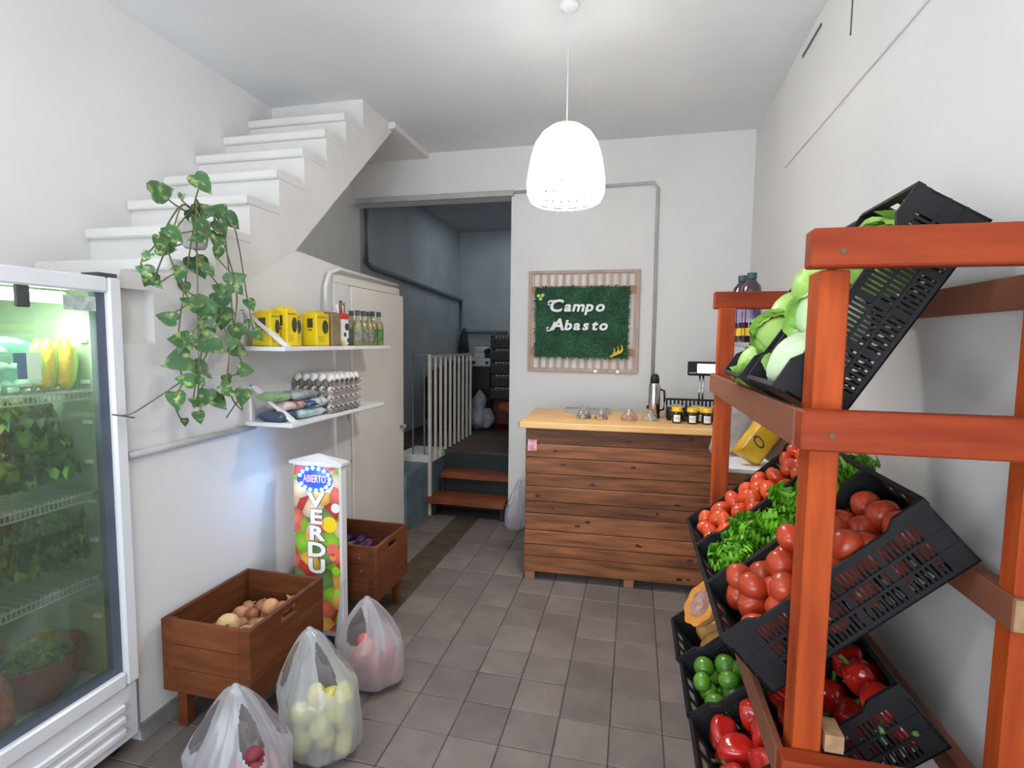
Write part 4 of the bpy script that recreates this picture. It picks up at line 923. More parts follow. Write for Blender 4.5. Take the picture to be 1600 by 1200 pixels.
# jars
HONEY = mat('dark_honey', (0.045, 0.018, 0.008), 0.12, var=0.3, scale=6, coat=0.6)
LIDY = mat('yellow_lid', (0.85, 0.55, 0.02), 0.35)
for x, y, tx_ in ((0.262, 3.38, 'leftmost dark honey jar with yellow lid'), (0.352, 3.37, 'middle dark honey jar with yellow lid'), (0.437, 3.375, 'rightmost dark honey jar with yellow lid'), (0.415, 3.435, 'honey jar half hidden behind the rightmost one')):
    t = thing('honey_jar', tx_, 'jar', (x, y, ZT))
    obj('jar_body', B().lathe([(0.028, 0), (0.031, 0.004), (0.031, 0.062), (0.026, 0.072)], 20), HONEY, t, local=True, smooth=True)
    obj('lid', B().lathe([(0.031, 0.072), (0.032, 0.074), (0.032, 0.094), (0.030, 0.097)], 24), LIDY, t, local=True)
    bl = B().grid(8, 1, lambda u, v: (0.0318 * math.cos(-PI / 2 - 0.65 + 1.3 * u), 0.0318 * math.sin(-PI / 2 - 0.65 + 1.3 * u), 0.010 + 0.042 * v))
    lb = obj('label', bl, PAPER, t, local=True)
    obj('print', B().box(-0.014, -0.0335, 0.036, 0.012, -0.0325, 0.040).box(-0.012, -0.0335, 0.026, 0.014, -0.0325, 0.029), WPR, lb, local=True)
# snack bags
def nuts(name, label, x, y, w, h, cols, seed, n=60, piece=0.006, el=1.0):
    t = thing(name, label, 'packet', (x, y, ZT)); rr = random.Random(seed)
    groups = {}
    for i in range(n):
        a = rr.random() * 6.283; q = math.sqrt(rr.random()); px = w * 0.46 * q * math.cos(a); py = 0.028 * q * math.sin(a); pz = piece + (h * 0.55) * (1 - q * q) * rr.random()
        c = rr.randrange(len(cols)); groups.setdefault(c, B()).blob(piece, piece * 0.8, piece * el, 6, 4, c=(px, py, pz))
    for c, bb in groups.items(): obj('nuts', bb, cols[c], t, local=True, smooth=True, kind='stuff')
    def f(u, v):
        a = 2 * PI * u; q = v
        k = (1 - q ** 2.2) * 0.95 + 0.06 if q < 0.8 else 0.42 - 0.9 * (q - 0.8)
        wr = 1 + 0.08 * math.sin(6 * a + seed + 4 * q)
        return (w * 0.52 * k * wr * math.cos(a), 0.034 * k * wr * math.sin(a), 0.001 + h * q)
    obj('film', B().grid(20, 8, f, wrap=True), BAGT, t, local=True, smooth=True)
nuts('nut_bag', 'small clear bag of mixed dark and pale beans, leftmost on the counter', -0.31, 3.39, 0.085, 0.085, [mat('bean_dark', (0.07, 0.02, 0.015), 0.3), mat('bean_pale', (0.75, 0.68, 0.50), 0.4), mat('bean_dark', (0, 0, 0))], 1, 80, 0.007)
nuts('nut_bag', 'small clear bag of brown nuts, second from the left', -0.20, 3.39, 0.08, 0.07, [mat('nut_tan', (0.50, 0.33, 0.20), 0.4), mat('nut_red', (0.38, 0.16, 0.10), 0.4)], 2, 60)
nuts('nut_bag', 'small clear bag of orange peanuts, third from the left', -0.025, 3.40, 0.10, 0.07, [mat('peanut_orange', (0.62, 0.22, 0.08), 0.4)], 3, 90, 0.006)
nuts('nut_bag', 'small clear bag of cream seeds beside the thermos', 0.105, 3.42, 0.095, 0.065, [mat('seed_cream', (0.66, 0.55, 0.38), 0.5)], 4, 90, 0.005)
# tray, laptop, scale, basket
t = thing('grey_tray', 'flat grey tray lying at the back of the counter', 'tray', (-0.31, 3.66, ZT), CR)
obj('tray_body', B().box(-0.15, -0.06, 0.0, 0.15, 0.06, 0.006).box(-0.15, -0.06, 0.006, 0.15, -0.054, 0.030).box(-0.15, 0.054, 0.006, 0.15, 0.06, 0.030).box(-0.15, -0.054, 0.006, -0.144, 0.054, 0.030).box(0.144, -0.054, 0.006, 0.15, 0.054, 0.030), mat('tray_grey', (0.30, 0.31, 0.33), 0.4), t, local=True)
t = thing('bread_basket', 'low black basket behind the honey jars', 'basket', (0.40, 3.56, ZT))
b = B().box(-0.19, -0.09, 0, 0.19, 0.09, 0.01)
for k in range(16):
    x = -0.19 + k * 0.0248; b.box(x, -0.09, 0.01, x + 0.012, -0.084, 0.075); b.box(x, 0.084, 0.01, x + 0.012, 0.09, 0.115)
b.box(-0.19, -0.092, 0.072, 0.19, -0.082, 0.085).box(-0.19, 0.082, 0.112, 0.19, 0.092, 0.125).box(-0.19, -0.09, 0.01, -0.184, 0.09, 0.085).box(0.184, -0.09, 0.01, 0.19, 0.09, 0.085)
obj('basket_frame', b, BLACKP, t, local=True)
KR = mat('kraft_wrap', (0.48, 0.36, 0.25), 0.6, col2=(0.32, 0.2, 0.13), scale=14, bump=0.4)
for k, x in enumerate((-0.13, 0.0, 0.12)):
    o = obj('wrapped_bread', B().blob(0.062, 0.055, 0.042, 12, 9, noise=0.06), KR, smooth=True); o.location = (0.40 + x, 3.55, ZT + 0.056)
    tag(o, ['kraft-wrapped loaf at the left of the black basket', 'kraft-wrapped loaf in the middle of the black basket', 'kraft-wrapped loaf at the right of the black basket'][k], 'bread')
t = thing('shop_scale', 'shop scale with bright display raised on a slim steel pole', 'scale', (0.43, 3.74, ZT))
obj('weighing_base', B().box(-0.13, -0.08, 0, 0.15, 0.12, 0.05, bev=0.008), GREYP, t, local=True)
obj('pole', B().tube([(-0.0, 0, 0.05), (-0.0, 0, 0.29)], 0.007, 8).tube([(0.022, 0, 0.05), (0.022, 0, 0.29)], 0.007, 8), STEEL, t, local=True, smooth=True)
hd = obj('display_head', B().box(-0.08, -0.025, 0.275, 0.14, 0.015, 0.37, bev=0.006), BLACKP, t, local=True)
obj('screen', B().box(-0.022, -0.0275, 0.293, 0.128, -0.0245, 0.355), SCREEN, hd, local=True, label='lit white display')
b = B()
for k in range(5): b.box(-0.072 + k * 0.009, -0.0265, 0.291, -0.066 + k * 0.009, -0.0249, 0.297)
obj('maker_print', b, PAPER, hd, local=True)

# ================================================================== WALL SIGN
sg = thing('slatted_wall_sign', 'slatted pale wood sign with green foliage mat on the back wall', 'sign', (-0.41, YB, 1.27))
sx0, sx1, sz0, sz1 = -0.845, 0.022, 1.268, 2.062
n = 14
for k in range(n):
    x = sx0 + 0.022 + (sx1 - sx0 - 0.044 - 0.022) * k / (n - 1)
    obj('slat', B().box(x, YB - 0.020, sz0 + 0.01, x + 0.024, YB - 0.009, sz1 - 0.01), BAMBOO, sg)
obj('backing_sheet', B().box(sx0 + 0.03, YB - 0.006, sz0 + 0.03, sx1 - 0.03, YB - 0.001, sz1 - 0.03), SLATW, sg)
for (a, c, e, g) in ((sx0, sz0, sx1, sz0 + 0.024), (sx0, sz1 - 0.024, sx1, sz1), (sx0, sz0 + 0.024, sx0 + 0.024, sz1 - 0.024), (sx1 - 0.024, sz0 + 0.024, sx1, sz1 - 0.024)):
    obj('frame_rail', B().box(a, YB - 0.030, c, e, YB - 0.001, g, bev=0.002), BAMBOO, sg)
for z in (1.40, 1.885): obj('cross_batten', B().box(sx0 + 0.024, YB - 0.034, z, sx1 - 0.024, YB - 0.021, z + 0.055), BATTEN, sg)
gm = obj('foliage_backing', B().box(-0.78, YB - 0.050, 1.385, -0.06, YB - 0.035, 1.925), mat('dark_green_backing', (0.012, 0.055, 0.02), 0.8), sg)
b = B(); rr = random.Random(11)
for i in range(9500):
    x = rr.uniform(-0.785, -0.055); z = rr.uniform(1.380, 1.930)
    a = rr.uniform(0, 6.283); L = rr.uniform(0.012, 0.026); wv = L * 0.22; el = rr.uniform(0.2, 0.9)
    d = Vector((math.cos(a) * math.cos(el), -math.sin(el), math.sin(a) * math.cos(el))); s = d.cross(Vector((0, 1, 0))).normalized() * wv
    o = Vector((x, YB - 0.049, z))
    vs = [b.b.verts.new(o), b.b.verts.new(o + d * L * 0.5 + s), b.b.verts.new(o + d * L), b.b.verts.new(o + d * L * 0.5 - s)]
    b.b.faces.new(vs)
GRM = mat('artificial_leaf', (0.04, 0.16, 0.075), 0.6, col2=(0.02, 0.085, 0.045), scale=9, bump=0)
obj('leaf_tufts', b, GRM, sg, kind='stuff')
LW = mat('white_letter_board', (0.86, 0.87, 0.87), 0.4)
def sign_word(word, cx, cz, size, step):
    for k, c in enumerate(word):
        s = size * (1.18 if k == 0 else 1.0)
        b = text_bm(c, s, 0.005, 0.20, 0.0036, 1.12).xf(T(cx + step * k + (0.012 if k else 0), YB - 0.078, cz + (0.004 if k == 0 else 0.0)) @ FACEY)
        if k == 0:   # swash curl of the capital
            X, Z = cx, cz
            if c == 'C': pts = [(X + 0.012, Z + 0.038), (X - 0.012, Z + 0.046), (X - 0.038, Z + 0.046), (X - 0.056, Z + 0.036), (X - 0.056, Z + 0.020), (X - 0.042, Z + 0.016)]
            else: pts = [(X - 0.020, Z + 0.030), (X - 0.042, Z - 0.015), (X - 0.060, Z - 0.040), (X - 0.082, Z - 0.040), (X - 0.084, Z - 0.020), (X - 0.068, Z - 0.014)]
            b.tube([(p[0], YB - 0.078, p[1]) for p in pts], 0.0085, 8)
        obj('letter', b, LW, sg, label='white letter ' + c)
sign_word('Campo', -0.62, 1.775, 0.112, 0.083)
sign_word('Abasto', -0.60, 1.630, 0.106, 0.068)
for k, (x, z) in enumerate(((-0.755, 1.862), (-0.722, 1.865), (-0.738, 1.838))):
    obj('painted_grape', B().blob(0.015, 0.007, 0.014, 12, 8, c=(x, YB - 0.076, z)), mat('bright_green_bead', (0.45, 0.75, 0.12), 0.3), sg, smooth=True)
for k in range(3):
    cx, cz, r = -0.195 + 0.028 * k, 1.455 + 0.012 * k, 0.042
    pts = [(cx + r * math.cos(a), YB - 0.078, cz - 0.02 + r * math.sin(a)) for a in [-1.5 + 0.24 * q for q in range(10)]]
    obj('banana', B().tube(pts, [0.003, 0.007, 0.009, 0.010, 0.010, 0.010, 0.009, 0.008, 0.005, 0.003], 8), mat('banana_yellow', (0.85, 0.58, 0.05), 0.35), sg, smooth=True)
for x in (-0.30, -0.13): obj('clip_light', B().blob(0.009, 0.006, 0.009, 8, 6, c=(x, YB - 0.034, 1.276)), mat('tiny_glow', (1, 1, 1), emit=(1, 0.95, 0.85), es=1.5), sg, smooth=True)

# ================================================================== PENDANT LAMP
lp = thing('pendant_lamp', 'white woven dome pendant lamp glowing in front of the counter', 'lamp', (LAMP[0], LAMP[1], ZC))
prof = [(0.03, 2.505), (0.075, 2.495), (0.115, 2.465), (0.145, 2.42), (0.163, 2.36), (0.174, 2.30), (0.181, 2.245), (0.179, 2.20), (0.165, 2.165), (0.150, 2.155)]
def pr_(v):
    s = v * (len(prof) - 1); i = min(int(s), len(prof) - 2); f = s - i
    return prof[i][0] * (1 - f) + prof[i + 1][0] * f, prof[i][1] * (1 - f) + prof[i + 1][1] * f
def shf(u, v):
    r, z = pr_(v); a = 2 * PI * u; return (LAMP[0] + r * math.cos(a), LAMP[1] + r * math.sin(a), z)
obj('shade', B().grid(84, 27, shf, wrap=True, skip=lambda i, j: (j > 3 and j % 3 == 2 and i % 3 == 0) or (j in (24, 23) and i % 6 < 3)), SHADEM, lp, smooth=True, solid=0.004)
obj('bulb', B().blob(0.032, 0.032, 0.042, 14, 10, c=(LAMP[0], LAMP[1], LAMP[2] - 0.0)), BULB, lp, smooth=True)
obj('socket', B().tube([(LAMP[0], LAMP[1], 2.38), (LAMP[0], LAMP[1], 2.51)], 0.018, 10), WHITEB, lp, smooth=True)
obj('cord', B().tube([(LAMP[0], LAMP[1], 2.50), (LAMP[0], LAMP[1], ZC - 0.01)], 0.0018, 6), CEIL, lp)
obj('ceiling_rose', B().lathe([(0.05, 0), (0.045, -0.012), (0.02, -0.025)], 20, (LAMP[0], LAMP[1], ZC)), CEIL, lp, smooth=True)

# ================================================================== PRODUCE RACK
rk = thing('produce_rack', 'tall orange-stained timber rack of tilted black crates', 'rack', (0.55, 1.8, 0))
RY0, RY1 = 1.15, 2.46
def post(x0, y0, x1, y1, m): return obj('post', B().box(x0, y0, 0.0, x1, y1, 1.655, bev=0.003), m, rk)
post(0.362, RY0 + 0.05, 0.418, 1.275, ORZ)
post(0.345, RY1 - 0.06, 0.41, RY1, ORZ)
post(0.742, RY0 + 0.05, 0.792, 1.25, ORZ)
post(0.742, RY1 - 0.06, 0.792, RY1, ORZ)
SCREW = mat('screw_head', (0.16, 0.11, 0.08), 0.4, metal=0.6)
for z0_, z1_ in ((1.655, 1.73), (1.290, 1.372), (0.555, 0.625)):
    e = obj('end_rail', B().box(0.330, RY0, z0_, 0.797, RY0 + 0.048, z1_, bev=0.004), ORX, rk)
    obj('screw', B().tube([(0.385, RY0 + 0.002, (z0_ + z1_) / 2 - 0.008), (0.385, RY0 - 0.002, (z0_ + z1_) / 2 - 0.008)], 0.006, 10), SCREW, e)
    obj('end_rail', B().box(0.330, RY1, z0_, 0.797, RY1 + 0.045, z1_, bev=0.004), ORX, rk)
for z0_, z1_ in ((1.290, 1.370), (0.545, 0.618)):
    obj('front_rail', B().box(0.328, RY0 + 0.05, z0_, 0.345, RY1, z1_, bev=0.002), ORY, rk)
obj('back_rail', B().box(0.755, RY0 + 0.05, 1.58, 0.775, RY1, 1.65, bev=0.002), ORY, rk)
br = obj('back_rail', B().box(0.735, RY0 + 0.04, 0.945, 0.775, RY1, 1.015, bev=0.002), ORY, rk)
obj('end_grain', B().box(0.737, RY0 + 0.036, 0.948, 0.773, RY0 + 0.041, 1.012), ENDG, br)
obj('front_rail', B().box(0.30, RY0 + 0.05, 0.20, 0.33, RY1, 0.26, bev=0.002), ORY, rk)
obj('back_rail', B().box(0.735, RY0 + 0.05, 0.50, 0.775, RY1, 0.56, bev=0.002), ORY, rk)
bl_ = obj('stop_block', B().box(0.425, 1.20, 0.626, 0.462, 1.26, 0.665), ENDG, rk)

# crates: local x along the length (goes up the slope), y width, z height
CL, CW, CH = 0.54, 0.285, 0.172
def panel_side():
    b = B(); th = 0.006
    b.box(0, 0, 0, CL, 0.008, 0.014); b.box(0, -0.002, CH - 0.034, 0.075, 0.008, CH); b.box(CL - 0.075, -0.002, CH - 0.034, CL, 0.008, CH)
    b.prism([(0.075, CH), (0.10, CH - 0.016), (0.10, CH - 0.034), (0.075, CH - 0.034)], 'y', -0.002, 0.008)
    b.prism([(CL - 0.075, CH), (CL - 0.10, CH - 0.016), (CL - 0.10, CH - 0.034), (CL - 0.075, CH - 0.034)], 'y', -0.002, 0.008)
    b.box(0.10, -0.002, CH - 0.034, CL - 0.10, 0.008, CH - 0.016)
    for z in (0.052, 0.092): b.box(0, -0.0015, z, CL, 0.0075, z + 0.007)
    for z0_, z1_ in ((0.014, 0.052), (0.059, 0.092), (0.099, CH - 0.034)):
        b.box(0, 0, z0_, 0.055, 0.006, z1_); b.box(CL - 0.055, 0, z0_, CL, 0.006, z1_)
        for k in range(36):
            x = 0.055 + k * (CL - 0.11) / 36
            wd = 0.0065 if k % 9 else 0.012
            b.box(x, 0.001, z0_, x + wd, 0.005, z1_)
    return b
def panel_end():
    b = B(); b.box(0, 0, 0, 0.008, CW, 0.05); b.box(-0.003, 0, CH - 0.018, 0.009, CW, CH)
    b.box(0, 0, 0.05, 0.006, 0.05, CH - 0.018); b.box(0, CW - 0.05, 0.05, 0.006, CW, CH - 0.018)
    b.box(0, 0.05, 0.05, 0.006, CW - 0.05, 0.115)
    for k in range(4):
        y = 0.05 + k * 0.0617; b.box(0, y - 0.006, 0.115, 0.006, y + 0.006, CH - 0.018)
    return b
def panel_base():
    b = B(); b.box(0, 0, 0, CL, 0.03, 0.004); b.box(0, CW - 0.03, 0, CL, CW, 0.004)
    for k in range(22):
        x = k * (CL - 0.012) / 21; b.box(x, 0.03, 0, x + 0.013, CW - 0.03, 0.004)
    for y in (0.07, 0.14, 0.21): b.box(0, y, -0.002, CL, y + 0.012, 0.0035)
    return b
crate0 = None
CM = {}
def crate(key, x, y, z, tilt, label, sc=1.0):
    """x, z: lower bottom corner of the crate"""
    global crate0
    M = T(x, y, z) @ Rm(-math.radians(tilt), 'Y'); CM[key] = M @ Matrix.Diagonal((sc, 1, sc, 1))
    if crate0 is None:
        t = thing('plastic_crate', label, 'crate')
        s = obj('side_panel', panel_side(), BLACKP, t, local=True)
        twin(s, t, T(0, CW, 0) @ Matrix.Scale(-1, 4, (0, 1, 0)))
        e = obj('end_panel', panel_end(), BLACKP, t, local=True); twin(e, t, T(CL, 0, 0) @ Matrix.Scale(-1, 4, (1, 0, 0)))
        obj('slatted_base', panel_base(), BLACKP, t, local=True)
        crate0 = t; loc, rot, sc = M.decompose(); t.location = loc; t.rotation_euler = rot.to_euler(); c = t
    else: c = dup(crate0, M, label); c.scale = (sc, 1, sc)
    c['group'] = 'tilted black crates on the rack'
    return c
crate('m1', 0.336, 1.285, 0.682, 43, 'nearest black crate of the middle tier, holding round tomatoes')
crate('m2', 0.336, 1.575, 0.682, 43, 'middle black crate of the middle tier, holding curly lettuce')
crate('m3', 0.336, 1.865, 0.682, 43, 'far black crate of the middle tier, holding plum tomatoes')
crate('t1', 0.440, 1.285, 1.330, 59, 'nearest black crate of the top tier, holding cabbages', 0.93)
crate('t2', 0.424, 1.60, 1.325, 57, 'second black crate of the top tier, holding iceberg lettuce', 0.93)
crate('l1', 0.305, 1.285, 0.262, 42, 'nearest black crate of the bottom tier, holding red peppers')
crate('l2', 0.300, 1.575, 0.262, 42, 'middle black crate of the bottom tier, holding limes')
crate('l3', 0.290, 1.865, 0.262, 42, 'far black crate of the bottom tier, holding cut pumpkins')
ORD = ['lowest', 'second', 'third', 'fourth', 'fifth', 'sixth', 'seventh', 'eighth']
def pour(key, src, poss, lab, grp, stand=None, smin=0.9, smax=1.1, rot=None, ztop=0.09):
    kind = ' '.join(grp.split(' in the')[:1]); cells = {}; names = {}
    for k, (x, y, z) in enumerate(poss):
        if z > ztop: cells.setdefault(int(x / (CL / 8)), []).append((y, k))
    for i, row in cells.items():
        row.sort()
        for q, (y, k) in enumerate(row):
            col = 'nearest' if q == 0 else 'farthest' if q == len(row) - 1 else ['', 'next-to-nearest', 'middle', 'next-to-farthest', 'last-but-one'][min(q, 4)]
            names[k] = '%s, %s row up the slope, %s in that row' % (lab.split(',')[0], ORD[min(i, 7)], col)
    for k, (x, y, z) in enumerate(poss):
        M = CM[key] @ T(x, y, z) @ (rrot() if rot is None else rot())
        if k == 0: c = src; src.matrix_basis = M
        else: c = dup(src, M, scale=random.uniform(smin, smax))
        c['label'] = names[k] if k in names else lab + ', under the others'
        c['group'] = grp if k in names else grp + ', lower layers'
def lay(nx, ny, r, x0, x1, y0=0.012, y1=None, z0=0.0, jit=0.3, drop=0.0, seed=0):
    y1 = y1 or CW - 0.012; rr = random.Random(seed); out = []
    for i in range(nx):
        for j in range(ny):
            if rr.random() < drop: continue
            x = x0 + r + (x1 - x0 - 2 * r) * (i / max(nx - 1, 1)); y = y0 + r + (y1 - y0 - 2 * r) * (j / max(ny - 1, 1))
            x += r * 0.5 if (j % 2 and x < x1 - 1.6 * r) else 0
            out.append((x + rr.uniform(-jit, jit) * r * 0.5, min(max(y, y0 + r), y1 - r), z0 + r + rr.uniform(0, 0.15) * r))
    return out
tom = obj('tomato', B().blob(0.041, 0.041, 0.036, 20, 12, lobes=5, amp=0.03, dimple=0.14), TOMP, smooth=True)
tag(tom, '', 'tomato')
obj('stem_scar', B().lathe([(0.005, 0.0305), (0.001, 0.032)], 8), STEM, tom, local=True)
pour('m1', tom, lay(6, 3, 0.041, 0.012, CL - 0.012, z0=0.006, seed=1) + lay(6, 3, 0.041, 0.02, CL - 0.03, z0=0.072, seed=2, drop=0.05) + lay(4, 3, 0.041, 0.06, CL - 0.14, z0=0.112, seed=3, drop=0.5), 'round tomato in the near middle-tier crate', 'round tomatoes in the near crate')
plt = obj('plum_tomato', B().blob(0.027, 0.027, 0.039, 18, 12, dimple=0.05), PLUM, smooth=True); tag(plt, '', 'tomato')
pour('m3', plt, lay(8, 4, 0.028, 0.012, CL - 0.012, z0=0.008, seed=4) + lay(8, 4, 0.028, 0.015, CL - 0.02, z0=0.058, seed=5) + lay(8, 4, 0.028, 0.02, CL - 0.03, z0=0.105, seed=6, drop=0.15), 'plum tomato in the far middle-tier crate', 'plum tomatoes in the far crate')
lim = obj('lime', B().blob(0.030, 0.030, 0.033, 16, 10, taper=0.0), LIMEM, smooth=True); tag(lim, '', 'lime')
obj('stem_end', B().lathe([(0.004, 0.0325), (0.001, 0.0338)], 8), ENDG, lim, local=True)
pour('l2', lim, lay(7, 4, 0.031, 0.012, CL - 0.012, z0=0.006, seed=7) + lay(7, 4, 0.031, 0.015, CL - 0.05, z0=0.06, seed=8, drop=0.1) + lay(5, 4, 0.031, 0.02, CL - 0.15, z0=0.10, seed=28, drop=0.4), 'lime in the bottom tier', 'limes in the bottom tier', smin=0.85, smax=1.2)
pep = obj('red_pepper', B().blob(0.038, 0.038, 0.052, 20, 14, lobes=4, amp=0.14, dimple=0.12, taper=0.12), REDP, smooth=True); tag(pep, '', 'pepper')
obj('stalk', B().tube([(0, 0, 0.040), (0.002, 0, 0.058), (0.006, 0.002, 0.070)], [0.009, 0.005, 0.006], 8), STEM, pep, local=True, smooth=True)
pour('l1', pep, lay(5, 3, 0.042, 0.012, CL - 0.012, z0=0.008, seed=9) + lay(5, 3, 0.042, 0.03, CL - 0.02, z0=0.072, seed=10, drop=0.15) + [], 'red pepper in the bottom tier', 'red peppers in the bottom tier', smin=0.95, smax=1.12)
# curly lettuce
for k in range(6):
    x = 0.07 + 0.082 * k
    M = CM['m2'] @ T(x, CW / 2 + (0.035 if k % 2 else -0.03), 0.085) @ Rm(math.radians(35), 'Y') @ Rm(k * 1.3, 'Z')
    leafy_thing('curly_lettuce', ['lowest', 'second', 'third', 'fourth', 'fifth', 'highest'][k] + ' curly lettuce up the slope of the middle crate', 'lettuce', LETT, 0.105, 0.095, 15, M, group='curly lettuces in the middle crate', ruffle=0.017, freq=4.1, upmin=8, upmax=88, seed=100 + k, heart=ICE, fine=True)
# cabbages and iceberg
def cabbage(M, label, m, r, n=7, seed=0, name='cabbage', flaps=3, flapm=None, s=1.0, cat='cabbage', hm=None):
    rr = random.Random(seed); t = thing(name, label, cat)
    obj('heart', B().blob(r * 0.96, r * 0.96, r * 0.86, 22, 14, noise=0.012), hm or m, t, local=True, smooth=True)
    for k in range(n):
        a0 = rr.uniform(0, 6.28); q = rr.uniform(0.9, 1.3); rad = r * (1.0 + 0.02 * k); tl = rr.uniform(0.1, 0.5)
        def f(u, v, a0=a0, rad=rad, q=q):
            a = (u - 0.5) * 2.1 * (0.35 + 0.65 * math.sin(PI * min(v * 0.85 + 0.1, 1))); th = PI * (1.0 - 0.80 * v)
            e = max(abs(2 * u - 1), v) ** 4
            R_ = rad * (1 + 0.03 * e * (1 + math.sin(9 * u + 5 * v + a0)))
            return (R_ * math.sin(th) * math.cos(a), R_ * math.sin(th) * math.sin(a), R_ * 0.90 * math.cos(th))
        o = obj('leaf', B().grid(14, 14, f), m, t, local=True, smooth=True); o.matrix_basis = Rm(a0, 'Z') @ Rm(tl * 0.5, 'Y')
    for k in range(flaps):
        a0 = k * 2.1 + rr.uniform(-.4, .4)
        o = obj('outer_leaf', curly(r * 1.5, r * 1.5, r * 0.14, 2.2, seed + k, cup=0.5), flapm or m, t, local=True, smooth=True)
        o.matrix_basis = Rm(a0, 'Z') @ T(0, r * 0.30, -r * 0.75) @ Rm(math.radians(40), 'X')
    loc, rot, sc = M.decompose(); t.location = loc; t.rotation_euler = rot.to_euler(); t.scale = (s, s, s); return t
cabbage(CM['t1'] @ T(0.098, CW / 2 - 0.035, 0.112) @ Rm(0.5, 'Y'), 'lowest pale cabbage in the nearest top crate', CAB, 0.083, n=5, seed=1, flaps=1, flapm=ICE)
cabbage(CM['t1'] @ T(0.235, CW / 2 + 0.02, 0.112) @ Rm(-0.4, 'Y') @ Rm(1, 'X'), 'second pale cabbage up, half behind the rack post', CAB, 0.080, n=5, seed=2, flaps=1, flapm=ICE)
cabbage(CM['t1'] @ T(0.415, CW / 2, 0.10) @ Rm(0.4, 'X'), 'highest cabbage in the nearest top crate, seen through its slots', ICE, 0.085, seed=3, flaps=3)
for k in range(5):
    cabbage(CM['t2'] @ T(0.078 + 0.097 * k, CW / 2 + (-0.03 if k % 2 else 0.045), 0.108 + 0.012 * (k % 2)) @ Rm(k * 1.1, 'X'), ['lowest iceberg lettuce at the front of the far top crate', 'second iceberg lettuce up in the far top crate', 'third iceberg lettuce up in the far top crate', 'fourth iceberg lettuce up in the far top crate', 'highest iceberg lettuce in the far top crate'][k], ICE, 0.070, n=6, seed=10 + k, name='iceberg_lettuce', flaps=5, flapm=ICE, cat='lettuce')
# pumpkins
def pumpkin(M, label, cut=True):
    t = thing('cut_pumpkin' if cut else 'pumpkin_piece', label, 'pumpkin')
    prof = [(0.001, -0.075), (0.05, -0.068), (0.080, -0.035), (0.088, 0.0)]
    b = B()
    def f(u, v):
        th = PI / 2 * (1 - v) + PI / 2 ; a = 2 * PI * u; w = 1 + 0.05 * math.cos(8 * a) * math.sin(th)
        return (0.088 * w * math.sin(PI - PI / 2 * v) * math.cos(a) if v else 0.0001 * math.cos(a), 0.075 * w * math.sin(PI - PI / 2 * v) * math.sin(a) if v else 0.0001 * math.sin(a), 0.07 * math.cos(PI - PI / 2 * v))
    obj('rind', B().grid(48, 8, f, wrap=True), PUMPO, t, local=True, smooth=True)
    def ring(r0, r1, z0, z1):
        return B().grid(48, 3, lambda u, v: ((r0 + (r1 - r0) * v) * math.cos(2 * PI * u) * (1 + 0.05 * math.cos(16 * PI * u) * (1 - v)), (r0 + (r1 - r0) * v) * 0.85 * math.sin(2 * PI * u) * (1 + 0.05 * math.cos(16 * PI * u) * (1 - v)), z0 + (z1 - z0) * v * v), wrap=True)
    obj('flesh', ring(0.088, 0.055, 0.0, 0.0), PUMPF, t, local=True)
    obj('seed_hollow', ring(0.056, 0.001, 0.001, -0.018), PUMPS, t, local=True, smooth=True)
    loc, rot, sc = M.decompose(); t.location = loc; t.rotation_euler = rot.to_euler(); return t
pumpkin(T(0.262, 1.99, 0.545) @ Rm(-1.0, 'Y') @ Rm(0.35, 'X'), 'halved pumpkin showing its seed hollow, topmost in the far bottom crate')
for k, (x, y, z) in enumerate(((0.12, 0.09, 0.075), (0.12, 0.21, 0.08), (0.30, 0.10, 0.075), (0.32, 0.20, 0.08), (0.44, 0.14, 0.08))):
    o = pumpkin(CM['l3'] @ T(x, y, z) @ Rm(2.2 + k, 'X') @ Rm(k, 'Z'), ['pumpkin half lying lowest in the far bottom crate', 'pumpkin half beside the lowest one', 'pumpkin half lying midway up the far bottom crate', 'pumpkin half at the far side of the crate', 'highest pumpkin half in the far bottom crate'][k])
    o.scale = (0.8, 0.8, 0.8)

# ================================================================== SHELVES BEYOND THE RACK
def side_shelf(z, x0, y0, y1, label):
    t = thing('side_shelf', label, 'shelf', (XW, (y0 + y1) / 2, z))
    obj('board', B().box(x0, y0, z - 0.02, XW - 0.001, y1, z, bev=0.002), WHITEB, t)
    for y in (y0 + 0.06, y1 - 0.08): obj('bracket', B().prism([(XW - 0.001, z - 0.02), (XW - 0.001, z - 0.16), (x0 + 0.12, z - 0.02)], 'y', y, y + 0.018), WHITEB, t)
    return t
side_shelf(0.93, 0.42, 2.56, 3.1, 'white shelf on right wall beyond the rack, holding yellow packets')
side_shelf(1.51, 0.42, 2.56, 3.0, 'higher white shelf on right wall holding the juice bottles')
PKY = mat('yellow_snack_film', (0.85, 0.52, 0.02), 0.3, col2=(0.72, 0.38, 0.02), scale=9, coat=0.5, bump=0.3)
def upright_pack(x, y, z, w, h, m, label, lean=0.5, cat='packet', name='flour_packet'):
    t = thing(name, label, cat, (x, y, z), (0.15, lean, 0.2))
    def side(sg): return lambda u, v: ((2 * u - 1) * w / 2, sg * 0.03 * max(0, 1 - abs(2 * u - 1) ** 4) ** .5 * max(0, 1 - abs(2 * v - 1) ** 6) ** .5, v * h)
    b = B().grid(10, 10, side(1)); b.grid(10, 10, side(-1)); bmesh.ops.remove_doubles(b.b, verts=b.b.verts[:], dist=0.0005)
    obj('pack', b, m, t, local=True, smooth=True)
    return t
t = upright_pack(0.52, 2.66, 0.955, 0.15, 0.24, PKY, 'yellow film packet with dark oval mark on the side shelf', 0.55)
t['label'] = 'yellow film packet with dark oval mark on the side shelf'
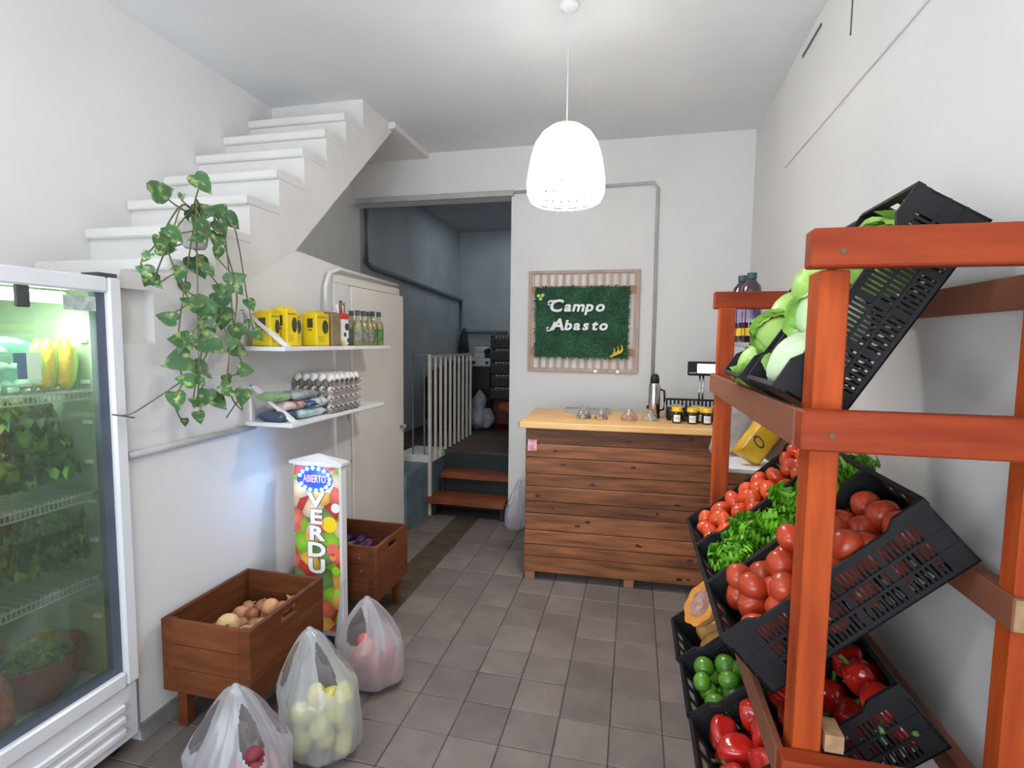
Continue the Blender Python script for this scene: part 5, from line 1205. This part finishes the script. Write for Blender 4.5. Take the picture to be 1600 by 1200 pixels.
e = B().lathe([(0.035, 0), (0.030, 0.001)], 18).xf(T(-0.01, -0.0305, 0.11) @ Rm(PI / 2, 'X') @ Matrix.Diagonal((1, 0.6, 1, 1))); e.lathe([(0.028, 0.0012), (0.022, 0.002)], 18, (0, 0, 0))
for v in e.b.verts[-36:]: pass
e.b.free(); e = B().lathe([(0.026, 0), (0.036, 0), (0.036, 0.001), (0.026, 0.001)], 20, close=False).xf(T(-0.01, -0.0310, 0.11) @ Rm(0.4, 'Y') @ Rm(PI / 2, 'X') @ Matrix.Diagonal((1, 0.5, 1, 1)))
obj('oval_mark', e, INK, t, local=True)
upright_pack(0.62, 2.72, 0.955, 0.15, 0.22, mat('tan_film', (0.36, 0.25, 0.16), 0.4, var=0.3, scale=10), 'tan packet leaning beside the yellow packet', 0.5)
upright_pack(0.47, 2.86, 0.94, 0.18, 0.26, mat('grey_film', (0.60, 0.58, 0.56), 0.3, col2=(0.40, 0.38, 0.37), scale=12, bump=0.5), 'clear grey bag standing behind the yellow packet', 0.15)
upright_pack(0.70, 2.62, 0.955, 0.12, 0.20, mat('maroon_film', (0.20, 0.03, 0.03), 0.35), 'maroon packet beside the tan packet', 0.4)
JUICE = mat('dark_juice', (0.035, 0.008, 0.02), 0.1, var=0.2, scale=4, coat=0.8)
CAPG = mat('dark_teal_cap', (0.02, 0.08, 0.08), 0.4)
PURP = mat('purple_label', (0.22, 0.14, 0.42), 0.4, col2=(0.55, 0.50, 0.62), scale=30)
for x, y, lb in ((0.505, 2.60, 'front dark juice bottle with teal cap on the upper side shelf'), (0.485, 2.70, 'rear dark juice bottle with teal cap on the upper side shelf')):
    t = thing('juice_bottle', lb, 'bottle', (x, y, 1.5105))
    obj('glass_body', B().lathe([(0.044, 0), (0.047, 0.006), (0.047, 0.22), (0.040, 0.255), (0.022, 0.278), (0.018, 0.29)], 20), JUICE, t, local=True, smooth=True)
    obj('cap', B().lathe([(0.020, 0.286), (0.021, 0.288), (0.021, 0.312), (0.019, 0.314)], 18), CAPG, t, local=True)
    obj('label', B().grid(16, 1, lambda u, v: (0.0475 * math.cos(2 * PI * u), 0.0475 * math.sin(2 * PI * u), 0.09 + 0.11 * v), wrap=True), PURP, t, local=True)
    obj('lower_label', B().grid(16, 1, lambda u, v: (0.0476 * math.cos(2 * PI * u), 0.0476 * math.sin(2 * PI * u), 0.03 + 0.035 * v), wrap=True), LIDY, t, local=True)
print('tiles', ntile, 'objects', len(bpy.data.objects))
